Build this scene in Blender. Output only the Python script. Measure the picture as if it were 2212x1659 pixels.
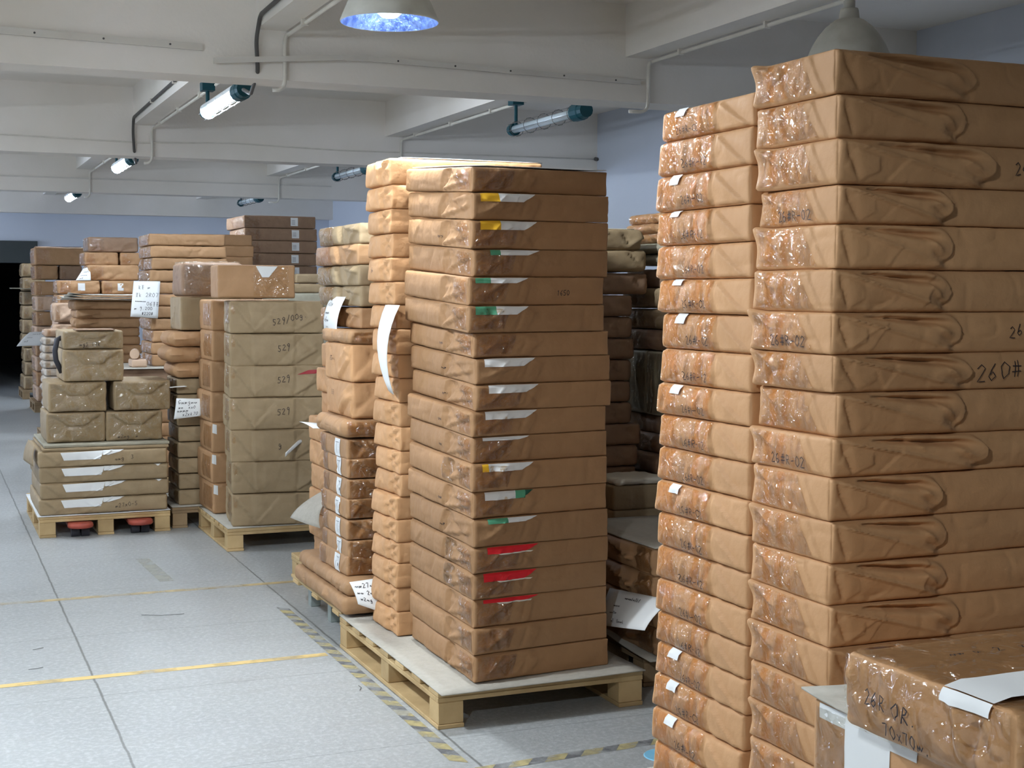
import bpy, math, random
import numpy as np
from mathutils import Vector, Matrix

for o in list(bpy.data.objects):
    bpy.data.objects.remove(o)
S = bpy.context.scene
C = S.collection

# ---------------------------------------------------------------- camera, world, exposure
CAM_H = 1.55
cam_d = bpy.data.cameras.new('camera'); cam = bpy.data.objects.new('camera', cam_d); C.objects.link(cam)
yaw, pit, roll = math.radians(22.75), math.radians(-3.69), math.radians(0.2)
Fv = Vector((math.sin(yaw)*math.cos(pit), math.cos(yaw)*math.cos(pit), math.sin(pit)))
Rv = Vector((math.cos(yaw), -math.sin(yaw), 0)); Uv = Rv.cross(Fv)
R2v = Rv*math.cos(roll)+Uv*math.sin(roll); U2v = Uv*math.cos(roll)-Rv*math.sin(roll)
M = Matrix((R2v, U2v, -Fv)).transposed().to_4x4(); M.translation = Vector((0, 0, CAM_H))
cam.matrix_world = M
cam_d.sensor_width = 36; cam_d.lens = 3050/2212*36; cam_d.clip_start = .05; cam_d.clip_end = 200
S.camera = cam
w = bpy.data.worlds.new('world'); S.world = w; w.use_nodes = True
w.node_tree.nodes['Background'].inputs[0].default_value = (.55, .68, 1, 1)
w.node_tree.nodes['Background'].inputs[1].default_value = .6
S.view_settings.view_transform = 'Standard'; S.view_settings.look = 'None'
S.view_settings.gamma = 1; S.view_settings.use_curve_mapping = False
S.view_settings.exposure = 0.22

BULB = 16.0        # glow of the pendant bulbs as seen
PEND = 175.0       # watts of each pendant lamp
TUBE = 170.0        # radiance of the lit tubes
def daylight(loc, rot, sx, sy, power, col):
    l = bpy.data.lights.new('window_daylight', 'AREA'); l.shape = 'RECTANGLE'; l.size = sx; l.size_y = sy
    l.energy = power; l.color = col
    o = bpy.data.objects.new('window_daylight', l); o.location = loc; o.rotation_euler = rot; C.objects.link(o)
WINY = [15.5, 20.6]
DAY = [45, 260]
for y, p in zip(WINY, DAY):
    daylight((-6.85, y, 1.9), (0, -math.pi/2, 0), 1.3, 2.6, p, (.62, .76, 1))

# ---------------------------------------------------------------- noise
_rs = np.random.RandomState(7)
_PERM = _rs.permutation(512); _PERM = np.concatenate([_PERM, _PERM, _PERM]); _VAL = _rs.uniform(-1, 1, 512)
def vnoise(p):
    i = np.floor(p).astype(int); f = p-i; f = f*f*f*(f*(f*6-15)+10)
    def h(a, b, c): return _VAL[_PERM[_PERM[_PERM[(i[:, 0]+a) & 511]+((i[:, 1]+b) & 511)]+((i[:, 2]+c) & 511)]]
    x, y, z = f[:, 0], f[:, 1], f[:, 2]
    def L(a, b, t): return a+(b-a)*t
    return L(L(L(h(0,0,0), h(1,0,0), x), L(h(0,1,0), h(1,1,0), x), y),
             L(L(h(0,0,1), h(1,0,1), x), L(h(0,1,1), h(1,1,1), x), y), z)
def sstep(e0, e1, x):
    t = np.clip((x-e0)/(e1-e0), 0, 1); return t*t*(3-2*t)

# ---------------------------------------------------------------- materials
MATS = {}
def node_mat(name, col, rough=.7, metal=0, spec=.3, var=0, nscale=0, ncol=None, namt=.5, bump=0, bscale=60, bdist=.01, emit=None, estr=0, objvar=0, alpha=1, coords='Object', detail=4):
    m = bpy.data.materials.new(name); m.use_nodes = True; nt = m.node_tree; N = nt.nodes; Lk = nt.links
    b = N['Principled BSDF']; b.inputs['Base Color'].default_value = (*col, 1); b.inputs['Roughness'].default_value = rough
    b.inputs['Metallic'].default_value = metal; b.inputs['Specular IOR Level'].default_value = spec
    if emit: b.inputs['Emission Color'].default_value = (*emit, 1); b.inputs['Emission Strength'].default_value = estr
    tc = N.new('ShaderNodeTexCoord'); out = None
    if nscale:
        n = N.new('ShaderNodeTexNoise'); n.inputs['Scale'].default_value = nscale; n.inputs['Detail'].default_value = detail
        Lk.new(tc.outputs[coords], n.inputs['Vector'])
        r = N.new('ShaderNodeMapRange'); r.inputs[1].default_value = .35; r.inputs[2].default_value = .65; r.inputs[4].default_value = namt
        Lk.new(n.outputs['Fac'], r.inputs[0])
        mx = N.new('ShaderNodeMix'); mx.data_type = 'RGBA'; mx.inputs[6].default_value = (*col, 1); mx.inputs[7].default_value = (*ncol, 1)
        Lk.new(r.outputs[0], mx.inputs[0]); out = mx.outputs[2]
    if objvar:
        oi = N.new('ShaderNodeObjectInfo'); r = N.new('ShaderNodeMapRange'); r.inputs[3].default_value = 1-objvar; r.inputs[4].default_value = 1+objvar
        Lk.new(oi.outputs['Random'], r.inputs[0])
        hs = N.new('ShaderNodeHueSaturation'); Lk.new(r.outputs[0], hs.inputs['Value'])
        if out: Lk.new(out, hs.inputs['Color'])
        else: hs.inputs['Color'].default_value = (*col, 1)
        out = hs.outputs[0]
    if out: Lk.new(out, b.inputs['Base Color'])
    if bump:
        n2 = N.new('ShaderNodeTexNoise'); n2.inputs['Scale'].default_value = bscale; n2.inputs['Detail'].default_value = 5
        Lk.new(tc.outputs[coords], n2.inputs['Vector'])
        bp = N.new('ShaderNodeBump'); bp.inputs['Strength'].default_value = bump; bp.inputs['Distance'].default_value = bdist
        Lk.new(n2.outputs['Fac'], bp.inputs['Height']); Lk.new(bp.outputs[0], b.inputs['Normal'])
    MATS[name] = m; return m
def kraft(name, c, c2): return node_mat(name, c, .62, spec=.28, nscale=14, ncol=c2, namt=.7, bump=.55, bscale=34, bdist=.005, objvar=.07)
K_OR = kraft('kraft_orange', (.60, .337, .164), (.55, .303, .142))
K_BR = kraft('kraft_brown', (.43, .25, .128), (.385, .22, .108))
K_MD = kraft('kraft_shaded_brown', (.38, .213, .103), (.34, .187, .088))  # darker copy of kraft brown, front middle stack's shade put into the colour
K_OL = kraft('kraft_olive', (.36, .265, .155), (.31, .225, .13))
K_GR = kraft('kraft_grey_green', (.37, .34, .26), (.31, .29, .22))
K_PI = kraft('kraft_pinkish', (.60, .42, .30), (.52, .36, .25))
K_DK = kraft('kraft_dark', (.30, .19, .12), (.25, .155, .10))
K_WH = kraft('pale_wrapper', (.68, .63, .57), (.52, .43, .34))
PAPER = node_mat('white_paper', (.82, .83, .82), .6, nscale=6, ncol=(.74, .75, .76), namt=.5)
PAPERW = node_mat('cream_paper', (.76, .72, .62), .6, nscale=6, ncol=(.7, .66, .56), namt=.5)
GREYB = node_mat('greyboard', (.48, .45, .39), .85, nscale=40, ncol=(.40, .37, .31), bump=.2, bscale=80)
INK = node_mat('black_ink', (.03, .025, .03), .5)
YEL = node_mat('yellow_print', (.85, .48, .03), .5)
GRN = node_mat('green_print', (.10, .36, .21), .5)
DGRN = node_mat('dark_green_print', (.02, .10, .06), .5)
RED = node_mat('red_print', (.75, .02, .03), .5)
PINKRED = node_mat('dark_red_print', (.38, .04, .05), .5)
WOOD = node_mat('pallet_wood', (.60, .43, .22), .75, nscale=5, ncol=(.42, .28, .13), namt=.8, bump=.4, bscale=30, objvar=.15)
WOODD = node_mat('old_pallet_wood', (.36, .25, .14), .8, nscale=6, ncol=(.24, .16, .09), namt=.8, bump=.4, bscale=30, objvar=.15)
WALL = node_mat('white_paint', (.89, .84, .78), .9, spec=.1, nscale=1.3, ncol=(.81, .76, .68), namt=.8, bump=.12, bscale=45, detail=8)
WALLB = node_mat('cool_white_paint', (.66, .70, .78), .9, spec=.1, nscale=.9, ncol=(.62, .66, .75), namt=.8, bump=.1, bscale=45, detail=8)
WALLD = node_mat('grey_wall_paint', (.30, .30, .28), .9, nscale=1.3, ncol=(.25, .25, .23))
DARKG = node_mat('dark_shutter', (.055, .065, .065), .6, nscale=3, ncol=(.04, .05, .05))
BLACKW = node_mat('shade_black_wall', (.03, .03, .032), .9)  # darkness of the passage put into a near-black wall colour
PIPE = node_mat('cream_pipe', (.78, .74, .66), .45, nscale=9, ncol=(.62, .58, .5), namt=.5)
TRUNK = node_mat('cream_trunking', (.72, .69, .63), .5, nscale=3, ncol=(.62, .57, .5), namt=.6)
CONDU = node_mat('dark_conduit', (.10, .095, .09), .5)
TEAL = node_mat('teal_enamel', (.004, .065, .085), .45, spec=.3, nscale=20, ncol=(.005, .045, .06))
GREYE = node_mat('grey_enamel', (.42, .41, .36), .45, nscale=9, ncol=(.33, .31, .26), namt=.8)
GLINT = node_mat('reflector', (.30, .42, .75), .35, metal=.6, nscale=30, ncol=(.08, .14, .40), namt=.9, bump=.8, bscale=35, bdist=.02)  # blue glow inside the shade put into the reflector's colour pattern
WHITEM = node_mat('white_metal', (.78, .8, .82), .4)
GLASST = node_mat('unlit_tube', (.62, .70, .74), .15, spec=.6)
BULBM = node_mat('lit_bulb', (1, 1, 1), emit=(.74, .87, 1), estr=BULB)
TUBEM = node_mat('lit_tube', (1, 1, 1), emit=(.76, .87, 1), estr=TUBE)
STEEL = node_mat('galvanised', (.42, .47, .45), .4, metal=.6)
JACKR = node_mat('jack_red', (.42, .08, .05), .45, nscale=15, ncol=(.2, .05, .04))
JACKD = node_mat('jack_dark', (.04, .04, .05), .5)
BLUE = node_mat('blue_disc', (.18, .50, .72), .5, nscale=20, ncol=(.35, .6, .75))
def tape_mat(name, fac, tint, bs, bst=1.0, blot=None):
    m = bpy.data.materials.new(name); m.use_nodes = True; nt = m.node_tree; N = nt.nodes; L = nt.links; N.clear()
    o = N.new('ShaderNodeOutputMaterial'); mx = N.new('ShaderNodeMixShader'); t = N.new('ShaderNodeBsdfTransparent'); t.inputs[0].default_value = (*tint, 1)
    g = N.new('ShaderNodeBsdfGlossy'); g.inputs['Roughness'].default_value = .085; g.inputs['Color'].default_value = (1, 1, 1, 1)
    tc = N.new('ShaderNodeTexCoord'); n = N.new('ShaderNodeTexNoise'); n.inputs['Scale'].default_value = bs; n.inputs['Detail'].default_value = 2; n.inputs['Distortion'].default_value = .8
    L.new(tc.outputs['Object'], n.inputs['Vector'])
    bp = N.new('ShaderNodeBump'); bp.inputs['Strength'].default_value = bst; bp.inputs['Distance'].default_value = .03
    L.new(n.outputs['Fac'], bp.inputs['Height']); L.new(bp.outputs[0], g.inputs['Normal'])
    fr = N.new('ShaderNodeFresnel'); fr.inputs[0].default_value = 1.35
    ad = N.new('ShaderNodeMath'); ad.operation = 'MULTIPLY_ADD'; ad.inputs[1].default_value = .6; ad.inputs[2].default_value = fac; L.new(fr.outputs[0], ad.inputs[0])
    if blot:
        mp = N.new('ShaderNodeMapping'); mp.inputs['Scale'].default_value = (26, 26, 9); L.new(tc.outputs['Object'], mp.inputs[0])
        n3 = N.new('ShaderNodeTexNoise'); n3.inputs['Scale'].default_value = 1; n3.inputs['Detail'].default_value = 3; L.new(mp.outputs[0], n3.inputs['Vector'])
        r3 = N.new('ShaderNodeMapRange'); r3.inputs[1].default_value = .50; r3.inputs[2].default_value = .56; L.new(n3.outputs['Fac'], r3.inputs[0])
        m3 = N.new('ShaderNodeMix'); m3.data_type = 'RGBA'; m3.inputs[6].default_value = (*tint, 1); m3.inputs[7].default_value = (*blot, 1)
        L.new(r3.outputs[0], m3.inputs[0]); L.new(m3.outputs[2], t.inputs[0])
    L.new(ad.outputs[0], mx.inputs[0]); L.new(t.outputs[0], mx.inputs[1]); L.new(g.outputs[0], mx.inputs[2]); L.new(mx.outputs[0], o.inputs[0])
    return m
TAPE = tape_mat('clear_tape', .065, (.98, .95, .90), 26, 1.0, (.95, .86, .74))
FILM = tape_mat('plastic_film', .065, (.98, .97, .93), 16)
# film seen on amber tape
AMBER = tape_mat('amber_tape', .065, (1, .97, .92), 30, 1.0, (.98, .84, .64))

# ---------------------------------------------------------------- mesh helpers
def mesh_obj(name, V, F, mat, parent=None, smooth=True):
    me = bpy.data.meshes.new(name); me.from_pydata([tuple(map(float, v)) for v in V], [], [tuple(map(int, f)) for f in F])
    if mat: me.materials.append(mat)
    if smooth: me.polygons.foreach_set('use_smooth', [True]*len(me.polygons))
    me.update()
    o = bpy.data.objects.new(name, me); C.objects.link(o)
    if parent: o.parent = parent
    return o
class MB:
    def __init__(s): s.V = []; s.F = []
    def add(s, V, F):
        n = len(s.V); s.V += [tuple(v) for v in V]; s.F += [tuple(i+n for i in f) for f in F]; return s
    def box(s, a, b, bev=0):
        x0, y0, z0 = a; x1, y1, z1 = b
        if not bev:
            return s.add([(x0,y0,z0),(x1,y0,z0),(x1,y1,z0),(x0,y1,z0),(x0,y0,z1),(x1,y0,z1),(x1,y1,z1),(x0,y1,z1)],
                     [(0,3,2,1),(4,5,6,7),(0,1,5,4),(1,2,6,5),(2,3,7,6),(3,0,4,7)])
        c = bev; V = []; 
        for z, i in ((z0, c), (z0+c, 0), (z1-c, 0), (z1, c)):
            for (x, y) in ((x0+i+c*.7*(i==0), y0+i), (x1-i-c*.7*(i==0), y0+i), (x1-i, y0+i+c*.7*(i==0)), (x1-i, y1-i-c*.7*(i==0)), (x1-i-c*.7*(i==0), y1-i), (x0+i+c*.7*(i==0), y1-i), (x0+i, y1-i-c*.7*(i==0)), (x0+i, y0+i+c*.7*(i==0))):
                V.append((x, y, z))
        F = [tuple(reversed(range(8))), tuple(range(24, 32))]
        for k in range(3):
            for j in range(8): F.append((k*8+j, k*8+(j+1) % 8, k*8+8+(j+1) % 8, k*8+8+j))
        return s.add(V, F)
    def tube(s, pts, r, n=8, cap=True):
        P = [Vector(p) for p in pts]; V = []; F = []
        up = Vector((0, 0, 1)); prev = None
        for i, p in enumerate(P):
            t = (P[min(i+1, len(P)-1)]-P[max(i-1, 0)]).normalized()
            a = t.cross(up) if prev is None else prev - t*prev.dot(t)
            if a.length < 1e-3: a = t.cross(Vector((1, 0, 0)))
            a.normalize(); prev = a; b = t.cross(a)
            rr = r[i] if isinstance(r, (list, tuple)) else r
            for k in range(n):
                th = 2*math.pi*k/n; V.append(p+a*math.cos(th)*rr+b*math.sin(th)*rr)
        for i in range(len(P)-1):
            for k in range(n): F.append((i*n+k, i*n+(k+1) % n, (i+1)*n+(k+1) % n, (i+1)*n+k))
        if cap: F.append(tuple(reversed(range(n)))); F.append(tuple(range((len(P)-1)*n, len(P)*n)))
        return s.add(V, F)
    def lathe(s, prof, c=(0, 0, 0), n=40):
        V = []; F = []
        for r, z in prof:
            for k in range(n):
                th = 2*math.pi*k/n; V.append((c[0]+r*math.cos(th), c[1]+r*math.sin(th), c[2]+z))
        for i in range(len(prof)-1):
            for k in range(n): F.append((i*n+k, i*n+(k+1) % n, (i+1)*n+(k+1) % n, (i+1)*n+k))
        return s.add(V, F)
    def build(s, name, mat, parent=None, smooth=False): return mesh_obj(name, s.V, s.F, mat, parent, smooth)
def tag(o, label=None, cat=None, group=None, kind=None):
    if label: o['label'] = label
    if cat: o['category'] = cat
    if group: o['group'] = group
    if kind: o['kind'] = kind
    return o
def empty(name, loc, rz, label, cat, group=None):
    o = bpy.data.objects.new(name, None); C.objects.link(o); o.location = loc; o.rotation_euler = (0, 0, rz); o.empty_display_size = .05
    return tag(o, label, cat, group)
def struct(name, mb, mat): o = mb.build(name, mat); o['kind'] = 'structure'; return o
def smooth_path(pts, k=6):
    P = [Vector(p) for p in pts]; out = [P[0]]
    for i in range(1, len(P)-1):
        a = P[i]+(P[i-1]-P[i]).normalized()*min(.05, (P[i-1]-P[i]).length*.4); b = P[i]+(P[i+1]-P[i]).normalized()*min(.05, (P[i+1]-P[i]).length*.4)
        for j in range(k+1):
            t = j/k; out.append(a*(1-t)**2+P[i]*2*t*(1-t)+b*t*t)
    out.append(P[-1]); return out

# ---------------------------------------------------------------- hand lettering
GL = {'0': [[(.5,1),(.1,.7),(.1,.3),(.5,0),(.9,.3),(.9,.7),(.5,1)]], '1': [[(.4,.8),(.55,1),(.5,0)]],
 '2': [[(.1,.8),(.5,1),(.85,.75),(.1,0),(.95,.05)]], '3': [[(.1,.95),(.8,.95),(.4,.55),(.85,.3),(.4,0),(.05,.15)]],
 '4': [[(.6,1),(.05,.35),(.95,.35)],[(.7,.7),(.6,0)]], '5': [[(.9,1),(.25,1),(.2,.6),(.7,.55),(.85,.25),(.5,0),(.1,.1)]],
 '6': [[(.75,1),(.25,.6),(.1,.25),(.45,0),(.8,.25),(.5,.5),(.15,.35)]], '7': [[(.1,.95),(.9,1),(.4,0)]],
 '9': [[(.8,.6),(.4,.5),(.2,.75),(.5,1),(.8,.85),(.75,.4),(.55,-.3)]], '-': [[(.1,.45),(.9,.5)]], '/': [[(.9,1.2),(.1,-.3)]],
 'R': [[(.2,0),(.25,1),(.8,.85),(.7,.55),(.25,.5),(.9,0)]], 'P': [[(.2,0),(.25,1),(.8,.85),(.7,.55),(.25,.5)]],
 'g': [[(.8,.55),(.4,.6),(.2,.3),(.5,.1),(.8,.4),(.75,-.2),(.4,-.35),(.15,-.2)]], 'x': [[(.1,.6),(.8,0)],[(.8,.6),(.1,0)]],
 '#': [[(.3,0),(.4,1)],[(.6,0),(.7,1)],[(.1,.65),(.95,.7)],[(.05,.3),(.9,.35)]], '.': [[(.3,0),(.5,.08)]], ' ': [],
 'G': [[(.9,.85),(.5,1),(.1,.5),(.5,0),(.9,.3),(.55,.4)]], 'a': [[(.7,.5),(.3,.6),(.15,.2),(.4,0),(.7,.4),(.8,0)]],
 'w': [[(.05,.5),(.25,0),(.5,.4),(.75,0),(.95,.5)]], 'm': [[(.05,0),(.15,.5),(.35,.1),(.5,.5),(.65,.1),(.95,.45)]],
 '~': [[(0,.2),(.3,.5),(.5,.05),(.8,.45),(1,.15)]], 'k': [[(.2,1),(.2,0)],[(.7,.6),(.25,.3),(.8,0)]], 'z': [[(.1,.9),(.9,.9)],[(.5,1),(.5,0)],[(.1,.5),(.9,.5)],[(.2,.1),(.85,0)]]}
def text_lines(txt, a0, b0, h, slope=0, rnd=None, asp=.62):
    out = []; rnd = rnd or random; x = a0
    for ch in txt:
        for st in GL.get(ch, []):
            out.append([(x+px*h*asp+rnd.uniform(-.05, .05)*h, b0+py*h+slope*(x-a0)+rnd.uniform(-.05, .05)*h) for px, py in st])
        x += h*asp*1.25
    return out
def flip(lines, cx, cy): return [[(2*cx-x, 2*cy-y) for x, y in l] for l in lines]
def ribbon(lines, wdt, ev):
    V = []; F = []
    for l in lines:
        P = []
        for i in range(len(l)-1):
            for j in range(3): t = j/3; P.append((l[i][0]*(1-t)+l[i+1][0]*t, l[i][1]*(1-t)+l[i+1][1]*t))
        P.append(l[-1]); P = np.array(P); T = np.gradient(P, axis=0); T /= np.maximum(np.linalg.norm(T, axis=1), 1e-9)[:, None]
        Nn = np.stack([-T[:, 1], T[:, 0]], 1); A = P+Nn*wdt/2; B = P-Nn*wdt/2; n0 = len(V)
        pa = ev(A[:, 0], A[:, 1]); pb = ev(B[:, 0], B[:, 1])
        for i in range(len(P)): V.append(pa[i]); V.append(pb[i])
        for i in range(len(P)-1): k = n0+2*i; F.append((k, k+1, k+3, k+2))
    return V, F

# ---------------------------------------------------------------- wrapped package
FACES = {'F': (0, -1), 'K': (0, 1), 'L': (-1, 0), 'R': (1, 0), 'T': None, 'B': None}
class Pack:
    """kraft-wrapped package: x in [0,L], y in [0,W], z in [0,H]; faces carry paper folds as real relief"""
    def __init__(s, L, W, H, mat, seed=0, r=.010, bulge=.004, rough=.0022, crumple=.0022, feats=None, ears=None, step=.012, shear=0):
        s.L, s.W, s.H, s.mat, s.r = L, W, H, mat, min(r, H*.4); s.seed = seed; s.bulge = bulge; s.rough = rough; s.crumple = crumple
        s.feats = feats or {}; s.ears = ears or []; s.step = step; s.shear = shear; s.parts = []
        rn = random.Random(seed); s.off = np.array([rn.uniform(0, 90) for _ in range(3)]); s._mesh = None
    def dims(s, f): return {'F': (s.L, s.H), 'K': (s.L, s.H), 'L': (s.W, s.H), 'R': (s.W, s.H), 'T': (s.L, s.W), 'B': (s.L, s.W)}[f]
    def surf(s, f, a, b, off=0):
        a = np.atleast_1d(np.asarray(a, float)); b = np.atleast_1d(np.asarray(b, float)); a, b = np.broadcast_arrays(a, b)
        L, W, H, r = s.L, s.W, s.H, s.r; o = np.zeros_like(a)
        A, B = s.dims(f)
        if f == 'F': p = np.stack([a, o, b], 1)
        elif f == 'K': p = np.stack([L-a, o+W, b], 1)
        elif f == 'L': p = np.stack([o, W-a, b], 1)
        elif f == 'R': p = np.stack([o+L, a, b], 1)
        elif f == 'T': p = np.stack([a, b, o+H], 1)
        else: p = np.stack([a, W-b, o], 1)
        q = np.clip(p, [r, r, r], [L-r, W-r, H-r]); n = p-q; n /= np.maximum(np.linalg.norm(n, axis=1), 1e-9)[:, None]
        pos = q+n*r
        P = pos+s.off
        d = s.rough*(vnoise(P*7)+.5*vnoise(P*19))
        crum = s.crumple*1.5; c1 = np.abs(vnoise(P*np.array([9, 9, 14])+31)); d = d-crum*(1-np.minimum(c1*4, 1))*.8
        d += crum*.6*np.abs(vnoise(P*23+11))
        ed = np.minimum(np.minimum(a, A-a), np.minimum(b, B-b)); wgt = sstep(0, .009, ed)
        if f in 'FKLR': d = d+s.bulge*np.sin(np.pi*np.clip(b/B, 0, 1))*np.sqrt(np.sin(np.pi*np.clip(a/A, .0, 1)).clip(0, 1))
        ft = s.feats.get(f)
        if ft:
            e = np.zeros_like(a)
            for x in ft: e = e+x(a, b, A, B)
            d = d+(1.9 if s.step < .009 else 2.7)*e*wgt
        pos = pos+n*(d*(1-.65*np.abs(n[:, 2]))+off)[:, None]
        if s.shear: pos[:, 1] += s.shear*pos[:, 0]
        for (ex, ey, ez, am, sg, dv) in s.ears:
            g = am*np.exp(-((pos[:, 0]-ex)**2+(pos[:, 1]-ey)**2+(pos[:, 2]-ez)**2)/sg**2); pos = pos+np.outer(g, dv)
        return pos
    def grid(s, f, A, B):
        def ax(D):
            m = max(3, int(D/s.step)); r = min(s.r, D*.3)
            return np.unique(np.concatenate([[0, r*.35, r*.8], np.linspace(r*1.4, D-r*1.4, m), [D-r*.8, D-r*.35, D]]))
        return ax(A), ax(B)
    def mesh(s):
        if s._mesh: return s._mesh
        V = []; F = []; key = {}
        for f in 'FKLRTB':
            A, B = s.dims(f); ga, gb = s.grid(f, A, B)
            aa, bb = np.meshgrid(ga, gb, indexing='ij')
            pos = s.surf(f, aa.ravel(), bb.ravel()); idx = np.empty(len(pos), int)
            for i, p in enumerate(pos):
                ii, jj = divmod(i, len(gb))
                if ii in (0, len(ga)-1) or jj in (0, len(gb)-1):
                    k = (round(p[0], 4), round(p[1], 4), round(p[2], 4)); j = key.get(k)
                    if j is None: j = key[k] = len(V); V.append(p)
                else: j = len(V); V.append(p)
                idx[i] = j
            idx = idx.reshape(len(ga), len(gb))
            for i in range(len(ga)-1):
                for j in range(len(gb)-1):
                    q = (idx[i, j], idx[i+1, j], idx[i+1, j+1], idx[i, j+1])
                    if len(set(q)) == 4: F.append(q)
        me = bpy.data.meshes.new('wrapped_paper'); me.from_pydata([tuple(map(float, v)) for v in V], [], [tuple(map(int, f)) for f in F])
        me.materials.append(s.mat); me.polygons.foreach_set('use_smooth', [True]*len(me.polygons)); me.update(); s._mesh = me; return me
    def patch(s, f, quad, off=.0012, na=10, nb=6, wr=0, seed=0):
        """quad: four (a,b) corners: bottom-left, bottom-right, top-right, top-left"""
        u, v = np.meshgrid(np.linspace(0, 1, na), np.linspace(0, 1, nb), indexing='ij'); u = u.ravel(); v = v.ravel()
        q = np.array(quad, float); P = (np.outer((1-u)*(1-v), q[0])+np.outer(u*(1-v), q[1])+np.outer(u*v, q[2])+np.outer((1-u)*v, q[3]))
        o = off+ (wr*np.abs(vnoise(np.stack([P[:, 0]*38+seed, P[:, 1]*30, P[:, 0]*0+seed], 1))) if wr else 0)
        pos = s.surf(f, P[:, 0], P[:, 1], o)
        F = [(i*nb+j, (i+1)*nb+j, (i+1)*nb+j+1, i*nb+j+1) for i in range(na-1) for j in range(nb-1)]
        return pos, F
    def add(s, name, mat, items, smooth=True, label=None):
        """items: list of (V,F) joined as one part mesh shared by every copy"""
        if len(items) > 1 and name not in ('handwriting', 'label_print'):
            for it in items: s.add(name, mat, [it], smooth, label)
            return s
        mb = MB()
        for V, F in items: mb.add(V, F)
        me = bpy.data.meshes.new(name); me.from_pydata([tuple(map(float, v)) for v in mb.V], [], mb.F); me.materials.append(mat)
        if smooth: me.polygons.foreach_set('use_smooth', [True]*len(me.polygons))
        s.parts.append((name, me, label)); return s
    def place(s, x, y, z, label, rz=0, group=None, extra=(), cat='package', name='paper_package', pivot=(0, 0), top=None):
        """x,y,z = near left bottom corner"""
        o = bpy.data.objects.new(name, s.mesh()); C.objects.link(o)
        px, py = pivot; cz, sz = math.cos(rz), math.sin(rz)
        o.location = (x+px-(px*cz-py*sz), y+py-(px*sz+py*cz), z); o.rotation_euler = (0, 0, rz)
        tag(o, label, cat, group)
        if top: o.scale = (1, 1, (top-z-.001)/s.H)
        for nm, me, lb in list(s.parts)+list(extra):
            c = bpy.data.objects.new(nm, me); C.objects.link(c); c.parent = o
            if lb: c['label'] = lb
        return o
def part_mesh(name, mat, items, label=None):
    mb = MB()
    for V, F in items: mb.add(V, F)
    me = bpy.data.meshes.new(name); me.from_pydata([tuple(map(float, v)) for v in mb.V], [], mb.F); me.materials.append(mat)
    me.polygons.foreach_set('use_smooth', [True]*len(me.polygons)); return (name, me, label)

# fold features (relief functions in metres on a face)
def poly(pts, h, e=.003, w=.03):
    """raised layer of paper inside a convex polygon (counter-clockwise), crisp at its edge and easing inward"""
    pts = np.array(pts, float)
    def f(a, b, A, B):
        sd = np.full_like(a, 9.)
        for i in range(len(pts)):
            p, q = pts[i], pts[(i+1) % len(pts)]; t = q-p; n = np.array([-t[1], t[0]])/max(np.hypot(*t), 1e-9)
            sd = np.minimum(sd, (a-p[0])*n[0]+(b-p[1])*n[1])
        return h*(sstep(-e*.3, e, sd)*.55+.45*(1-np.exp(-np.maximum(sd, 0)/w)))
    return f
def crease(p, q, h, w=.025, e=.0025):
    """fold line: a sharp step on one side, fading on the other"""
    p = np.array(p, float); q = np.array(q, float); t = q-p; Ln = np.hypot(*t); t = t/Ln; n = np.array([-t[1], t[0]])
    def f(a, b, A, B):
        u = ((a-p[0])*t[0]+(b-p[1])*t[1]); s_ = (a-p[0])*n[0]+(b-p[1])*n[1]
        return h*sstep(-e, e, s_)*np.exp(-np.maximum(s_, 0)/w)*sstep(-.004, .02, u)*sstep(-.004, .02, Ln-u)
    return f
def ridge(p, q, h, w=.008):
    p = np.array(p, float); q = np.array(q, float); t = q-p; L2 = (t**2).sum()
    def f(a, b, A, B):
        u = np.clip(((a-p[0])*t[0]+(b-p[1])*t[1])/L2, 0, 1); d = np.hypot(a-p[0]-u*t[0], b-p[1]-u*t[1])
        return h*np.exp(-d/w)*np.sin(np.pi*np.clip(u, .02, .98))**.4
    return f
def blob(p, h, sa, sb):
    return lambda a, b, A, B: h*np.exp(-((a-p[0])/sa)**2-((b-p[1])/sb)**2)
def rand_folds(rn, A, B, n, h=.004):
    out = []
    for _ in range(n):
        p = (rn.uniform(.05, .95)*A, rn.choice([0, 1])*B*rn.uniform(.7, 1.)); an = rn.uniform(.25, 1.2)*rn.choice([-1, 1]); l = rn.uniform(.5, 1.3)*B
        q = (p[0]+l*math.cos(an), p[1]+l*math.sin(an)*(-1 if p[1] > B/2 else 1)*np.sign(math.sin(an)))
        out.append(crease(p, q, h*rn.uniform(.4, 1)*rn.choice([-1, 1]), rn.uniform(.012, .035)))
    return out
def end_fold(A, B, h=.004, rn=None):
    """envelope-style end: side triangles tucked under the long flap"""
    j = (lambda k: rn.uniform(-k, k)) if rn else (lambda k: 0)
    t = min(B*.95, A*.35)
    return [poly([(0, 0), (A, 0), (A-t+j(.01), B*.97), (t+j(.01), B*.97)], h), crease((.2*A, B*.5+j(.01)), (.8*A, B*.5+j(.01)), h*.4)]
def corner_fold(A, B, frac=.62, h=.006, rn=None):
    """end face whose right part is a diagonal tuck (as on the reams of the middle stack)"""
    j = (lambda k: rn.uniform(-k, k)) if rn else (lambda k: 0)
    x = A*(frac+j(.06))
    return [poly([(0, 0), (x-.02+j(.01), 0), (x+.012+j(.01), B), (0, B)], h*.8), poly([(x, B*.06), (x+A*(.13+j(.03)), B*(.45+j(.2))), (x+.014, B*.95)], -h*1.1, .002, .05), crease((x, B*.05), (A*.97, B*(.55+j(.15))), h, .02), ridge((x+.02, B*.95), (A*.9, B*(.3+j(.1))), -h*.9, .01), ridge((x+.01, B*.55), (A, B*(.85+j(.1))), h*.8, .008)]
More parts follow.
